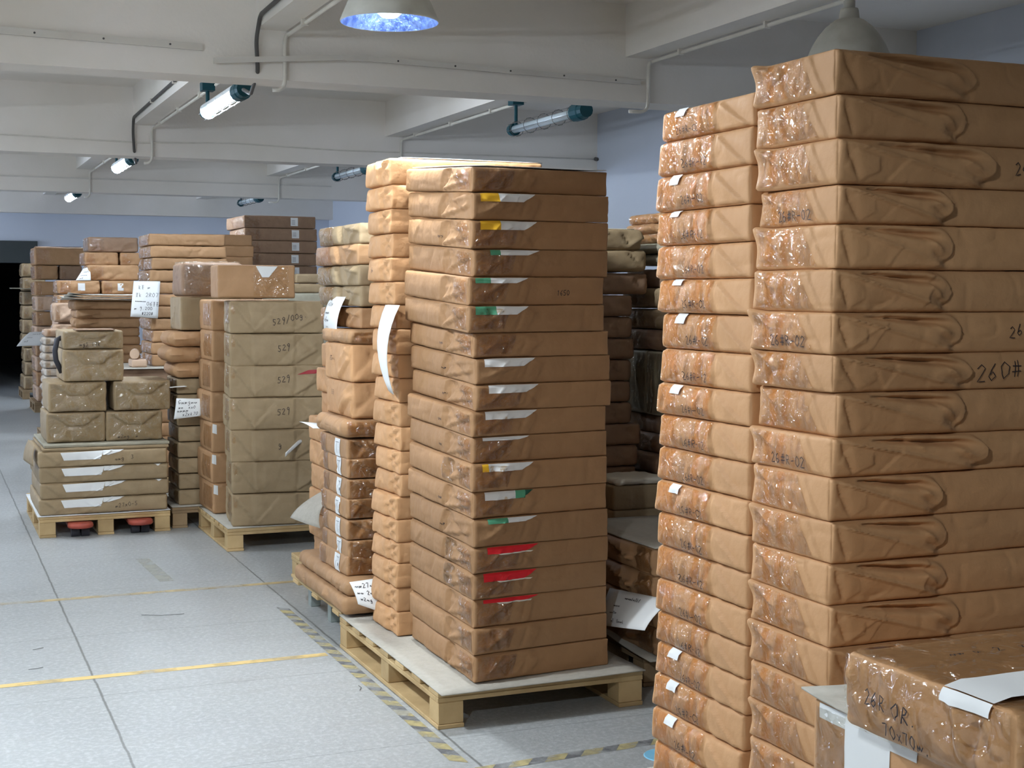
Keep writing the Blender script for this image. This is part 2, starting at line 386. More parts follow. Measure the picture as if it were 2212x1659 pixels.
def tongue(B, ln, rn):
    """long pointed flap dragging from the left corner along the front, rounded at its tip"""
    k = rn.uniform(.9, 1.15); t = ln; m = rn.uniform(.30, .42); tip = rn.uniform(.30, .50); lft = rn.uniform(.12, .2); fd = rn.uniform(.15, .85); cc = rn.uniform(.42, .56); hh = rn.uniform(.34, .44)
    def under(a, b, A, B_):
        # lower flap: everything below the diagonal from the top left corner to the bottom right
        x = a/t; yd = B*(1.0-x*.96)                         # the diagonal
        sd = yd-b
        return .010*k*sstep(-.005, .005, sd)*np.exp(-np.maximum(sd, 0)/.05)*sstep(1.0, .85, x)
    def lobe(a, b, A, B_):
        # puffed lobe above the diagonal, round at its right end, hollow along its upper side
        x = a/t; yc = B*(.97-cc*x)
        half = B*np.clip(.04+.42*x, 0, hh)
        rx = np.clip((x-(1-.12))/.12, 0, 1)
        half = half*np.sqrt(np.clip(1-rx**2, 0, 1))
        q = (b-yc)/np.maximum(half, 1e-4)
        ins = sstep(1.16, .78, np.abs(q))*(x < 1)*sstep(.02, .15, x)
        prof = np.where(q < 0, 1.0, 1.0-.0*q)
        hol = np.exp(-((q-.45)/.28)**2)*sstep(.12, .35, x)*sstep(.98, .75, x)
        ins = ins*(1-fd*sstep(.72, 1.0, x))
        return ins*(.013*k*prof*(.35+.65*x)-.017*k*hol)
    return [under, lobe,
            ridge((t*.16, B*1.0), (t*.60, B*.93), .008, .006),
            ridge((t*.80, B*tip), (t*.985, B*.16), -.005, .006), ridge((t*.74, B*.75), (t*.90, B*tip), .006, .006),
            poly([(t*lft*.2, B*.35), (t*lft*.9, B*.04), (t*(lft+.12), B*.30), (t*(lft+.10), B*.62), (t*lft*.7, B*.80)], .007*rn.uniform(.1, .6), .004, .02),
            ridge((t*.03, B*.95), (t*lft, B*.03), -.008, .007)]

ORD = ['topmost', 'second', 'third', 'fourth', 'fifth', 'sixth', 'seventh', 'eighth', 'ninth', 'tenth', 'eleventh', 'twelfth', 'thirteenth', 'fourteenth', 'fifteenth', 'sixteenth', 'seventeenth', 'eighteenth', 'nineteenth', 'twentieth', 'twenty-first', 'twenty-second']
def ordlab(i, n, adj, where):
    if i == 0: return f'{adj}, topmost of {where}'
    if i == n-1: return f'{adj}, lowest of {where}'
    return f'{adj}, {ORD[i]} from top of {where}'
def zlist(top, bottom, n): return [top-(top-bottom)*i/n for i in range(n+1)]

# ================================================================ STRUCTURE
# floor: concrete slabs with sawn joints, stains and wear
fm = bpy.data.materials.new('floor_concrete'); fm.use_nodes = True
def floor_mat():
    nt = fm.node_tree; N = nt.nodes; L = nt.links; b = N['Principled BSDF']; b.inputs['Roughness'].default_value = .42; b.inputs['Specular IOR Level'].default_value = .25
    tc = N.new('ShaderNodeTexCoord'); sp = N.new('ShaderNodeSeparateXYZ'); L.new(tc.outputs['Object'], sp.inputs[0])
    def math_(op, a, c=None, v=None):
        m = N.new('ShaderNodeMath'); m.operation = op
        for i, x in enumerate((a, c)):
            if x is None: continue
            if isinstance(x, (int, float)): m.inputs[i].default_value = x
            else: L.new(x, m.inputs[i])
        return m.outputs[0]
    n0 = N.new('ShaderNodeTexNoise'); n0.inputs['Scale'].default_value = 9; n0.inputs['Detail'].default_value = 5; L.new(tc.outputs['Object'], n0.inputs['Vector'])
    wob = math_('MULTIPLY', math_('SUBTRACT', n0.outputs['Fac'], .5), .012)
    def joint(axis, origin, pitch, wd):
        x = math_('ADD', sp.outputs[axis], wob); x = math_('SUBTRACT', x, origin-pitch/2)
        x = math_('DIVIDE', x, pitch); x = math_('FRACT', x); x = math_('ABSOLUTE', math_('SUBTRACT', x, .5)); x = math_('MULTIPLY', x, pitch)
        r = N.new('ShaderNodeMapRange'); r.inputs[1].default_value = wd*.5; r.inputs[2].default_value = wd*1.3; r.inputs[3].default_value = 1; r.inputs[4].default_value = 0
        L.new(x, r.inputs[0]); return r.outputs[0]
    jx = joint(0, .614, 1.055, .005); jy = joint(1, 5.53, 1.0, .0028)
    jj = math_('MAXIMUM', jx, math_('MULTIPLY', jy, .7))
    def noise(sc, det, lo, hi, stretch=None):
        n = N.new('ShaderNodeTexNoise'); n.inputs['Scale'].default_value = sc; n.inputs['Detail'].default_value = det; n.inputs['Roughness'].default_value = .65
        if stretch:
            mp = N.new('ShaderNodeMapping'); mp.inputs['Scale'].default_value = stretch; L.new(tc.outputs['Object'], mp.inputs[0]); L.new(mp.outputs[0], n.inputs['Vector'])
        else: L.new(tc.outputs['Object'], n.inputs['Vector'])
        r = N.new('ShaderNodeMapRange'); r.inputs[1].default_value = lo; r.inputs[2].default_value = hi; L.new(n.outputs['Fac'], r.inputs[0]); return r.outputs[0]
    def mix(f, a, c):
        m = N.new('ShaderNodeMix'); m.data_type = 'RGBA'; L.new(f, m.inputs[0])
        for i, x in ((6, a), (7, c)):
            if isinstance(x, tuple): m.inputs[i].default_value = (*x, 1)
            else: L.new(x, m.inputs[i])
        return m.outputs[2]
    col = mix(noise(1.1, 6, .35, .7), (.385, .395, .39), (.335, .345, .34))
    col = mix(math_('MULTIPLY', noise(48, 4, .46, .70), .75), col, (.52, .535, .535))
    col = mix(math_('MULTIPLY', noise(30, 5, .56, .76), .5), col, (.27, .285, .285))
    col = mix(math_('MULTIPLY', noise(2.2, 6, .55, .8, (1, 2.6, 1)), .5), col, (.29, .28, .26))
    col = mix(math_('MULTIPLY', jj, .75), col, (.12, .12, .11))
    L.new(col, b.inputs['Base Color'])
    bp = N.new('ShaderNodeBump'); bp.inputs['Strength'].default_value = .25; bp.inputs['Distance'].default_value = .004
    L.new(math_('SUBTRACT', noise(60, 4, .3, .7), math_('MULTIPLY', jj, .0)), bp.inputs['Height']); L.new(bp.outputs[0], b.inputs['Normal'])
floor_mat()
XW, YW, ZC = 6.41, 23.3, 3.37
struct('floor', MB().box((-7.2, -6.2, -.2), (XW+.2, 32, 0)), fm)
struct('ceiling', MB().box((-7.2, -6.2, ZC), (XW+.2, YW+.2, ZC+.2)), WALL)
struct('wall_right', MB().box((XW, -6.2, 0), (XW+.2, YW, ZC)), WALLB)
struct('wall_back', MB().box((-7.2, -6.4, 0), (XW+.2, -6.2, ZC)), WALLD)
m = MB(); ys = [-6.2]
for y in WINY: ys += [y-1.3, y+1.3]
ys.append(YW)
for i in range(0, len(ys), 2): m.box((-7.2, ys[i], 0), (-7.0, ys[i+1], ZC))
for y in WINY: m.box((-7.2, y-1.3, 0), (-7.0, y+1.3, 1.2)); m.box((-7.2, y-1.3, 2.6), (-7.0, y+1.3, ZC))
struct('wall_left', m, WALLD)
for i, y in enumerate(WINY):
    m = MB()
    for yy in (y-1.3, y-.45, y+.42, y+1.27): m.box((-7.13, yy, 1.2), (-7.07, yy+.03, 2.6))
    for z in (1.2, 2.57): m.box((-7.13, y-1.3, z), (-7.07, y+1.3, z+.03))
    struct(f'window_{i+1}', m, WHITEM)
m = MB().box((1.72, YW, 0), (XW, YW+.2, ZC)).box((-7.2, YW, 2.3), (1.72, YW+.2, ZC)).box((-7.2, YW, 0), (-1.4, YW+.2, 2.3))
struct('wall_far', m, WALLB)
d = MB().box((-1.4, YW-.06, 1.99), (1.72, YW+.16, 2.33)).build('door_1', DARKG); d['kind'] = 'structure'
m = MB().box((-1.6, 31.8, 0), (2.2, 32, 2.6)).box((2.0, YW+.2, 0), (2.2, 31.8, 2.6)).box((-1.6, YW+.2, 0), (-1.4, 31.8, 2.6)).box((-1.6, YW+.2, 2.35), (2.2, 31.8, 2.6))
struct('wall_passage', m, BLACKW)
# main beams across, secondary beams along
k = 0
for i in range(-2, 4):
    y = 8.06+5*i; k += 1
    struct(f'trim_{k}', MB().box((-7.0, y, 2.762), (XW, y+.28, ZC)), WALL)
for x in (-5.33, -2.96, -.56, 1.80, 4.15):
    k += 1; m = MB(); w_ = .17
    for i in range(-3, 4):
        y0 = 8.06+5*i+.28; y1 = 8.06+5*(i+1)
        m.box((x, max(y0, -6.2), 3.04), (x+w_, min(y1, YW), ZC))
    struct(f'trim_{k}', m, WALL)

# floor markings
def strip_tape():
    rn = random.Random(4)
    m = MB(); V = []; 
    for (p0, p1, name) in (((1.615, 4.27), (1.615, 6.75), 'a'), ((1.60, 4.19), (3.2, 4.29), 'b')):
        yl = MB(); bk = MB(); p0 = np.array(p0); p1 = np.array(p1); t = p1-p0; Ln = np.hypot(*t); t /= Ln; n = np.array([-t[1], t[0]]); wd = .052; s_ = 0; k = 0
        while s_ < Ln-.02:
            l = .062 if k % 2 else .075; sh = .045
            q = [p0+t*(s_)+n*(-wd/2), p0+t*(s_+l)+n*(-wd/2), p0+t*(s_+l+sh)+n*(wd/2), p0+t*(s_+sh)+n*(wd/2)]
            v = [(a[0], a[1], .0015) for a in q]; (bk if k % 2 else yl).add(v, [(0, 1, 2, 3)]); s_ += l; k += 1
        where = 'running along the aisle beside the pallets' if name == 'a' else 'crossing the floor in front of the middle pallet'
        e = empty('hazard_tape', (0, 0, 0), 0, 'worn yellow and black striped hazard tape '+where, 'floor tape')
        yl.build('yellow_stripes', HY, e); bk.build('black_stripes', HB, e)
def worn(name, c, amt, th=.48, sc=14):
    m = bpy.data.materials.new(name); m.use_nodes = True; N = m.node_tree.nodes; L = m.node_tree.links; b = N['Principled BSDF']
    b.inputs['Base Color'].default_value = (*c, 1); b.inputs['Roughness'].default_value = .5
    tc = N.new('ShaderNodeTexCoord'); n = N.new('ShaderNodeTexNoise'); n.inputs['Scale'].default_value = sc; n.inputs['Detail'].default_value = 6; L.new(tc.outputs['Object'], n.inputs[0])
    r = N.new('ShaderNodeMapRange'); r.inputs[1].default_value = th-.12; r.inputs[2].default_value = th+.12; r.inputs[3].default_value = amt; r.inputs[4].default_value = .25*amt
    L.new(n.outputs['Fac'], r.inputs[0]); L.new(r.outputs[0], b.inputs['Alpha']); return m
HY = worn('hazard_yellow', (.50, .42, .20), .9, .50); HB = worn('hazard_black', (.15, .15, .16), .75, .50); YL = worn('line_yellow', (.72, .52, .20), .95, .58, 7); YL2 = worn('faded_line_yellow', (.66, .50, .24), .8, .48, 6)
strip_tape()
def line(y, x0, x1, mat, label, wd=.05):
    V = []; F = []; n = 30
    for i in range(n+1):
        x = x0+(x1-x0)*i/n; V += [(x, y-wd/2+.002*math.sin(i*2.1), .001), (x, y+wd/2+.002*math.cos(i*1.7), .001)]
    F = [(2*i, 2*i+2, 2*i+3, 2*i+1) for i in range(n)]
    tag(mesh_obj('painted_line', V, F, mat), label, 'floor line')
line(5.81, -1.5, 1.58, YL, 'yellow painted line across the floor, nearer to the camera')
line(7.36, -1.5, 2.2, YL2, 'faded yellow painted line across the floor, farther away', .055)
tag(mesh_obj('painted_patch', [(1.155, 7.62, .001), (1.235, 7.62, .001), (1.20, 8.32, .001), (1.125, 8.32, .001)], [(0, 1, 2, 3)], worn('pale_paint', (.46, .45, .38), .6, .5, 9)), 'pale rectangular paint strip left on the grey floor near the farther line', 'floor line')
tag(MB().lathe([(0, .003), (.065, .003), (.068, 0)], (2.275, 4.095, 0)).build('floor_disc', BLUE), 'round pale blue floor sticker beside the right stacks', 'sticker')
for (x, y, l, a, lb) in ((.95, 6.85, .20, -.5, 'long thin dark scrap lying by the faded yellow line'), (.42, 6.35, .05, .2, 'short thin dark scrap near the left floor joint'), (.38, 6.02, .06, .0, 'tiny dark scrap just above the yellow line'), (1.55, 5.22, .07, 1.1, 'bent thin scrap of strapping beside the hazard tape')):
    tag(MB().tube([(x, y, .003), (x+l*.5*math.cos(a), y+l*.5*math.sin(a), .004), (x+l*math.cos(a+.25), y+l*math.sin(a+.25), .003)], .0012, 5).build('floor_scrap', CONDU), lb, 'litter')

# ================================================================ LAMPS AND PIPES
def pendant(x, y, z, label, lit=True):
    e = empty('pendant_lamp', (x, y, z), 0, label, 'lamp', 'industrial pendant lamps')
    R = .193
    pr = [(R, 0), (R*1.01, .006), (R*.96, .03), (R*.86, .075), (R*.72, .12), (R*.55, .16), (R*.36, .19), (R*.24, .20), (R*.22, .235), (R*.20, .245), (0.0, .25)]
    MB().lathe(pr).build('lamp_shade', GREYE, e, True)
    MB().lathe([(R*.995, .001), (R*.94, .03), (R*.84, .073), (R*.70, .117), (R*.53, .155), (R*.34, .182), (0, .19)]).build('reflector', GLINT, e, True)
    MB().lathe([(0, .018), (.03, .022), (.055, .045), (.062, .07), (.055, .10), (.036, .13), (.028, .17)]).build('bulb', BULBM if lit else GLASST, e, True)
    if lit:
        l = bpy.data.lights.new('lamp_light', 'SPOT'); l.energy = PEND*(.62 if x > 1 else 1.0); l.spot_size = math.radians(171); l.spot_blend = .2; l.shadow_soft_size = .055; l.color = (.86, .94, 1)
        lo = bpy.data.objects.new('lamp_light', l); lo.location = (x, y, z-.004); C.objects.link(lo)
    MB().lathe([(.02, .24), (.026, .25), (.026, .28), (.012, .29), (.012, 3.04-z)]).build('stem', GREYE, e, True)
    return e
pendant(1.735, 5.40, 2.612, 'lit white pendant lamp with bell shade above the middle stacks')
pendant(3.93, 5.42, 2.60, 'grey bell shaped unlit pendant lamp above the right stacks', False)
pendant(-.15, 4.60, 2.62, 'pendant lamp over the left side of the aisle')
pendant(-.85, .35, 2.62, 'pendant lamp behind the viewer')

def tube_light(x, y0, y1, z, lit, label):
    e = empty('tube_light', (x, y0, z), 0, label, 'lamp', 'caged tube lights')
    Ln = y1-y0
    b = MB().tube([(0, 0, 0), (0, .05, 0), (0, .06, 0), (0, .17, .0)], [.05, .055, .062, .062], 14); b.box((-.04, .02, .03), (.04, .16, .085)); b.build('end_housing', TEAL, e)
    MB().tube([(0, Ln-.06, 0), (0, Ln, 0)], [.05, .045], 14).build('end_cap', TEAL, e)
    if lit:
        V = []; n = 10
        for yy in (.15, Ln-.05):
            for k in range(n+1):
                th = math.pi*k/n; V.append((.05*math.cos(th), yy, .012+.05*math.sin(th)))
        mesh_obj('reflector', V, [(k, k+1, n+2+k, n+1+k) for k in range(n)], WHITEM, e)
    MB().tube([(0, .16, 0), (0, Ln-.05, 0)], .03, 14).build('tube', TUBEM if lit else GLASST, e, True)
    c = MB()
    for k in range(6):
        th = 2*math.pi*k/6+.3; c.tube([(.055*math.cos(th), .14, .055*math.sin(th)), (.055*math.cos(th), Ln-.02, .055*math.sin(th))], .0022, 5)
    for j in range(5):
        yy = .2+j*(Ln-.3)/4; c.tube([(.056*math.cos(2*math.pi*q/12), yy, .056*math.sin(2*math.pi*q/12)) for q in range(13)], .0022, 4)
    c.build('wire_cage', CONDU if not lit else WHITEM, e)
    h = 3.04-z
    MB().tube([(0, Ln-.08, 0), (0, Ln-.08, h-.03)], .014, 8).build('hanger', TEAL, e)
    MB().box((-.045, Ln-.13, h-.06), (.045, Ln-.03, h)).build('mounting_plate', TEAL, e)
    MB().tube([(0, .08, .06), (0, .08, h)], .008, 8).build('front_hanger', TEAL, e)
tube_light(4.235, 8.80, 10.12, 2.80, False, 'unlit caged tube light with teal ends behind the first beam')
tube_light(4.235, 13.80, 15.12, 2.81, False, 'unlit caged tube light in the second bay, left of the middle stacks')
tube_light(4.235, 18.80, 20.12, 2.81, False, 'unlit caged tube light farthest away above the far stacks')
tube_light(1.93, 9.0, 10.32, 2.835, True, 'lit tube light nearest to the camera, top left')
tube_light(1.93, 14.05, 15.37, 2.835, True, 'lit tube light in the second bay from the camera')
tube_light(1.93, 19.2, 20.5, 2.835, True, 'lit tube light farthest away near the dark doorway')

for xx, yy in ((-.43, 4.0), (-.43, 9.0), (-.43, 14.05), (-2.83, 4.0), (-2.83, 9.0)): tube_light(xx, yy, yy+1.3, 2.835, True, 'unseen added tube light brightening the ceiling from the left')  # tube rows added out of view to brighten ceiling and beams
# pipes along the secondary beams, down the main beam, hooked under it
for bx in (1.955, 4.30):
    for i in range(-1, 3):
        y = 8.045+5*i
        if bx > 4 and i > 2: continue
        side = 'left' if bx < 3 else 'right'
        bay = ['nearest overhead', 'in front of the first beam', 'in front of the second beam', 'in front of the third beam'][i+1]
        e = empty('conduit_pipe', (bx, y, 2.72), 0, f'cream conduit pipe on the {side} row of short beams, {bay}', 'pipe', 'cream conduit pipes under the ceiling')
        MB().tube(smooth_path([(0.025, -4.6, .30), (.025, -.012, .30), (.0, -.012, .28), (0, -.012, .01), (-.03, -.012, -.02), (-.13 if bx > 4 else -.07, .0, -.02)]), .0115, 10).build('pipe', PIPE, e, True)
        for j in range(5): MB().box((-.0, -4.2+j*.95, .285), (.04, -4.18+j*.95, .32)).build('pipe_clip', PIPE, e)
def grey(i, pts, label):
    e = empty('cable_conduit', pts[0], 0, label, 'pipe'); o = Vector(pts[0])
    MB().tube([p-o for p in smooth_path(pts, 8)], .012, 8).build('conduit', CONDU, e, True)
    for j, (t) in enumerate((.25, .5, .75)):
        p = Vector(pts[0]).lerp(Vector(pts[1]), t)-o; MB().box((p.x-.016, p.y-.012, p.z-.018), (p.x+.016, p.y+.012, p.z+.018)).build('clip', PIPE, e)
grey(0, [(1.785, 4.0, 3.14), (1.785, 7.9, 3.09), (1.79, 8.03, 2.97), (1.80, 8.035, 2.80), (1.86, 8.5, 2.735), (1.93, 9.06, 2.84)], 'dark curved conduit running down to the nearest lit tube light')
grey(1, [(1.785, 8.6, 3.14), (1.785, 12.95, 3.09), (1.79, 13.03, 2.97), (1.80, 13.035, 2.80), (1.88, 13.5, 2.735), (1.93, 14.1, 2.84)], 'dark curved conduit running down to the second lit tube light')
def bar_box(pts, h, label, nm='cable_trunking', y=None, screws=3):
    e = empty(nm, pts[0], 0, label, 'cable trunking'); o = Vector(pts[0]); V = []; F = []
    for i, p in enumerate(pts):
        q = Vector(p)-o; V += [(q.x, q.y, q.z-h/2), (q.x, q.y+.02, q.z-h/2), (q.x, q.y+.02, q.z+h/2), (q.x, q.y, q.z+h/2)]
    for i in range(len(pts)-1):
        for k in range(4): F.append((4*i+k, 4*i+4+k, 4*i+4+(k+1) % 4, 4*i+(k+1) % 4))
    F += [(0, 1, 2, 3), tuple(4*(len(pts)-1)+k for k in (3, 2, 1, 0))]
    mesh_obj('cover', V, F, TRUNK, e, False)
    for j in range(screws):
        t = (j+.5)/screws; a = Vector(pts[-2]).lerp(Vector(pts[-1]), t)-o; MB().tube([(a.x, a.y-.003, a.z), (a.x, a.y+.002, a.z)], .006, 8).build('screw', CONDU, e)
bar_box([(-3, 8.036, 2.92), (.42, 8.036, 2.93), (1.49, 8.036, 2.915)], .038, 'flat cream trunking on the first beam face, left part', screws=3)
bar_box([(1.545, 8.0, 2.84), (2.29, 8.0, 2.905), (2.45, 8.02, 2.912), (4.25, 8.036, 2.885)], .03, 'flat cream trunking on the first beam face, drooping middle part', screws=5)
e = empty('thin_cable', (.4, 13.04, 2.9), 0, 'thin cream cable strung along the second beam face to the right wall', 'cable')
MB().tube([(-1, 0, .01), (.27, 0, 0), (1.44, 0, -.02), (2.27, 0, .012), (3.3, 0, -.01), (4.6, 0, 0), (6.0, 0, .01)], .007, 6).build('cable', PIPE, e, True)
MB().tube([(5.97, -.02, .012), (6.0, .0, .012)], .02, 8).build('cable_end', CONDU, e)
bar_box([(-3, 18.04, 2.93), (5.0, 18.04, 2.93)], .016, 'thin cream trunking along the third beam face', screws=0)

# ================================================================ PALLETS
def pallet(x0, y0, L, W, label, H=.135, mat=WOOD, rz=0, cols=(0, 1, 2)):
    """L along x, W along y; deck boards run along x on stringers that run along y"""
    e = empty('wooden_pallet', (x0, y0, 0), rz, label, 'pallet', 'wooden pallets'); rn = random.Random(label)
    n = 7; bw = .10
    for j in range(n):
        y = j*(W-bw)/(n-1); MB().box((0, y, H-.02), (L, y+bw, H), .003).build('deck_board', mat, e)
    MB().box((0, .001, H-.038), (L, .02, H-.0205), .002).build('end_board', mat, e)
    for i in cols:
        x = i*(L-.10)/2; MB().box((x, 0.0225, H-.038), (x+.10, W, H-.0205), .002).build('stringer', mat, e)
        MB().box((x, 0, 0.0), (x+.10, W, .016), .002).build('bottom_board', mat, e)
        for j in range(3):
            y = j*(W-.10)/2; MB().box((x+rn.uniform(0, .004), y+.002, .0165), (x+.098, y+.098, H-.0385), .003).build('block', mat, e)
    return e
def board(name, x0, y0, x1, y1, z, mat, label, cat, curl=.0, th=.004, n=14, seed=0, curlc=()):
    """thin sheet lying flat, edges curling; curlc: list of (cx, cy, amp, sigma)"""
    rn = np.random.RandomState(seed); V = []; F = []
    xs = np.linspace(x0, x1, n); ys_ = np.linspace(y0, y1, n)
    G = np.array([(x, y) for x in xs for y in ys_]); h = curl*vnoise(np.stack([G[:, 0]*3+seed, G[:, 1]*3, G[:, 0]*0+seed+.5], 1))
    for (cx, cy, am, sg) in curlc: h = h+am*np.exp(-((G[:, 0]-cx)**2+(G[:, 1]-cy)**2)/sg**2)
    for i, (x, y) in enumerate(G): V.append((x, y, z+h[i]+th))
    N0 = len(V)
    for i, (x, y) in enumerate(G): V.append((x, y, z+h[i]))
    for i in range(n-1):
        for j in range(n-1):
            a = i*n+j; F.append((a, a+n, a+n+1, a+1)); F.append((N0+a, N0+a+1, N0+a+n+1, N0+a+n))
    rim = [i*n for i in range(n)]+[(n-1)*n+j for j in range(1, n)]+[i*n+n-1 for i in range(n-2, -1, -1)]+[j for j in range(n-2, 0, -1)]
    for i in range(len(rim)): a, b = rim[i], rim[(i+1) % len(rim)]; F.append((a, N0+a, N0+b, b))
    return tag(mesh_obj(name, V, F, mat), label, cat)
def note(corners, bend, label, lines, seed, mat=PAPER, n=10, th=.0012, cat='paper note'):
    """sheet of paper through four corners (bl, br, tr, tl) bowed by bend (vector), with handwriting"""
    c = [Vector(p) for p in corners]; bend = Vector(bend); e = bpy.data.objects.new('paper_note', None); C.objects.link(e); e.location = c[3]; tag(e, label, cat); o = c[3]
    W = ((c[1]-c[0]).length+(c[2]-c[3]).length)/2; H = ((c[3]-c[0]).length+(c[2]-c[1]).length)/2
    def P(u, v): return (c[0]*(1-u)*(1-v)+c[1]*u*(1-v)+c[2]*u*v+c[3]*(1-u)*v)+bend*4*v*(1-v)*.9+bend*.25*math.sin(u*3)-o
    nn = (P(.6, .5)-P(.4, .5)).cross(P(.5, .6)-P(.5, .4)).normalized()
    V = []; F = []
    for s_ in (1, -1):
        for i in range(n):
            for j in range(n): V.append(P(i/(n-1), j/(n-1))+nn*th/2*s_)
    N0 = n*n
    for i in range(n-1):
        for j in range(n-1):
            a = i*n+j; F.append((a, a+n, a+n+1, a+1)); F.append((N0+a, N0+a+1, N0+a+n+1, N0+a+n))
    rim = [i*n for i in range(n)]+[(n-1)*n+j for j in range(1, n)]+[i*n+n-1 for i in range(n-2, -1, -1)]+[j for j in range(n-2, 0, -1)]
    for i in range(len(rim)): a, b = rim[i], rim[(i+1) % len(rim)]; F.append((a, N0+a, N0+b, b))
    mesh_obj('sheet', V, F, mat, e)
    if lines:
        rn = random.Random(seed); tl = []
        for (u, v, h, t) in lines: tl += text_lines(t, u*W, v*H, h, rn.uniform(-.02, .05), rn)
        def ev(a, b): return np.array([tuple(P(x/W, y/H)+nn*(th/2+.0012)) for x, y in zip(a, b)])
        V, F = ribbon(tl, max(.0025, H*.009), ev); mesh_obj('handwriting', V, F, INK, e, False)
    return e

# ================================================================ MIDDLE PALLET (nearest, centre)
pallet(1.665, 4.64, .82, 1.27, 'nearest wooden pallet, under the two tall middle stacks', cols=(0, 2))
board('cardboard_sheet', 1.665, 4.60, 2.475, 5.92, .137, GREYB, 'grey cardboard sheet on the nearest pallet under the tall middle stacks', 'cardboard sheet', .003, .004, 18, 3, [(1.70, 4.60, -.004, .2), (2.45, 4.6, .004, .15)])
rn = random.Random(11)
W1, L1, P1 = .72, .565, .0972
def mid_pack(seed, strong):
    r_ = random.Random(seed); H = P1-.0015
    ff = [ridge((.13+r_.uniform(-.02, .02), H*.95), (.03, H*.1), .005, .008), crease((.02, H*.2), (.17, H*r_.uniform(.6, .95)), .004, .02),
          poly([(-.02, -.02), (.20+r_.uniform(-.02, .04), -.01), (.26+r_.uniform(-.02, .02), H*.75), (.2, H*1.1), (-.02, H*1.1)], .0035, .003, .02), ridge((.22, H*.9), (.19, H*.1), -.004, .007)]+rand_folds(r_, .3, H, 3, .004)
    fl = corner_fold(W1, H, .60, .0085 if strong else .0065, r_)+rand_folds(r_, W1, H, 2, .003)
    ears = [(0, 0, H*.2, .012*r_.random(), .05, (-.6, -.8, 0)), (0, 0, H, .008*r_.random(), .04, (-.5, -.2, -.8))]
    p = Pack(L1, W1, H, K_MD, seed, r=.0055, bulge=.004, feats={'F': ff, 'L': fl}, ears=ears, step=.007, crumple=.0018, shear=.11)
    if r_.random() < .75:
        a = r_.uniform(-.0, .03); p.add('clear_tape', TAPE, [p.patch('F', [(.012, H*.1), (.14+a, H*.15), (.16+a, H*.9), (.012, H*.92)], .0012, 24, 12, .003, seed)])
        p.add('clear_tape', TAPE, [p.patch('L', [(W1-.13, H*.1), (W1-.012, H*.1), (W1-.012, H*.9), (W1-.15, H*.9)], .0012, 20, 12, .003, seed+3)])
    return p
MV = [mid_pack(100+i, i < 3) for i in range(6)]
def strip(p, mats, b0=.70, a0=.07, a1=.30, slant=.05, mode=0):
    H = p.H; out = []; x = a0; tot = a1-a0
    for i, (mt, fr) in enumerate(mats):
        x2 = x+tot*fr; last = i == len(mats)-1
        out.append(part_mesh('exposed_inner_paper', mt, [p.patch('F', [(x, H*b0), (x2-(slant if last else 0), H*b0), (x2, H*.965), (x, H*.965)], .0034, 30, 10)], {'white_paper': 'white inner paper', 'yellow_print': 'yellow inner paper', 'green_print': 'green inner paper', 'red_print': 'red inner paper', 'dark_green_print': 'dark green inner paper'}[mt.name]))
        x = x2
    return out
zs1 = [1.997, 1.907, 1.809, 1.706, 1.606, 1.504, 1.407, 1.317, 1.221, 1.127, 1.033, .938, .836, .739, .635, .541, .444, .340, .244, .143]
strips = {1: [(YEL, .32), (PAPER, .68)], 2: [(YEL, .34), (PAPER, .66)], 3: [(GRN, .2), (PAPER, .8)], 4: [(GRN, .28), (PAPER, .72)], 5: [(GRN, .38), (PAPER, .62)], 7: [(PAPER, 1)], 8: [(PAPER, 1)], 9: [(PAPER, 1)], 10: [(PAPER, 1)], 11: [(YEL, .12), (PAPER, .88)], 12: [(PAPER, .62), (GRN, .2), (INK, .18)], 13: [(GRN, .4), (PAPER, .6)], 14: [(RED, 1)], 15: [(RED, 1)], 16: [(RED, 1)]}
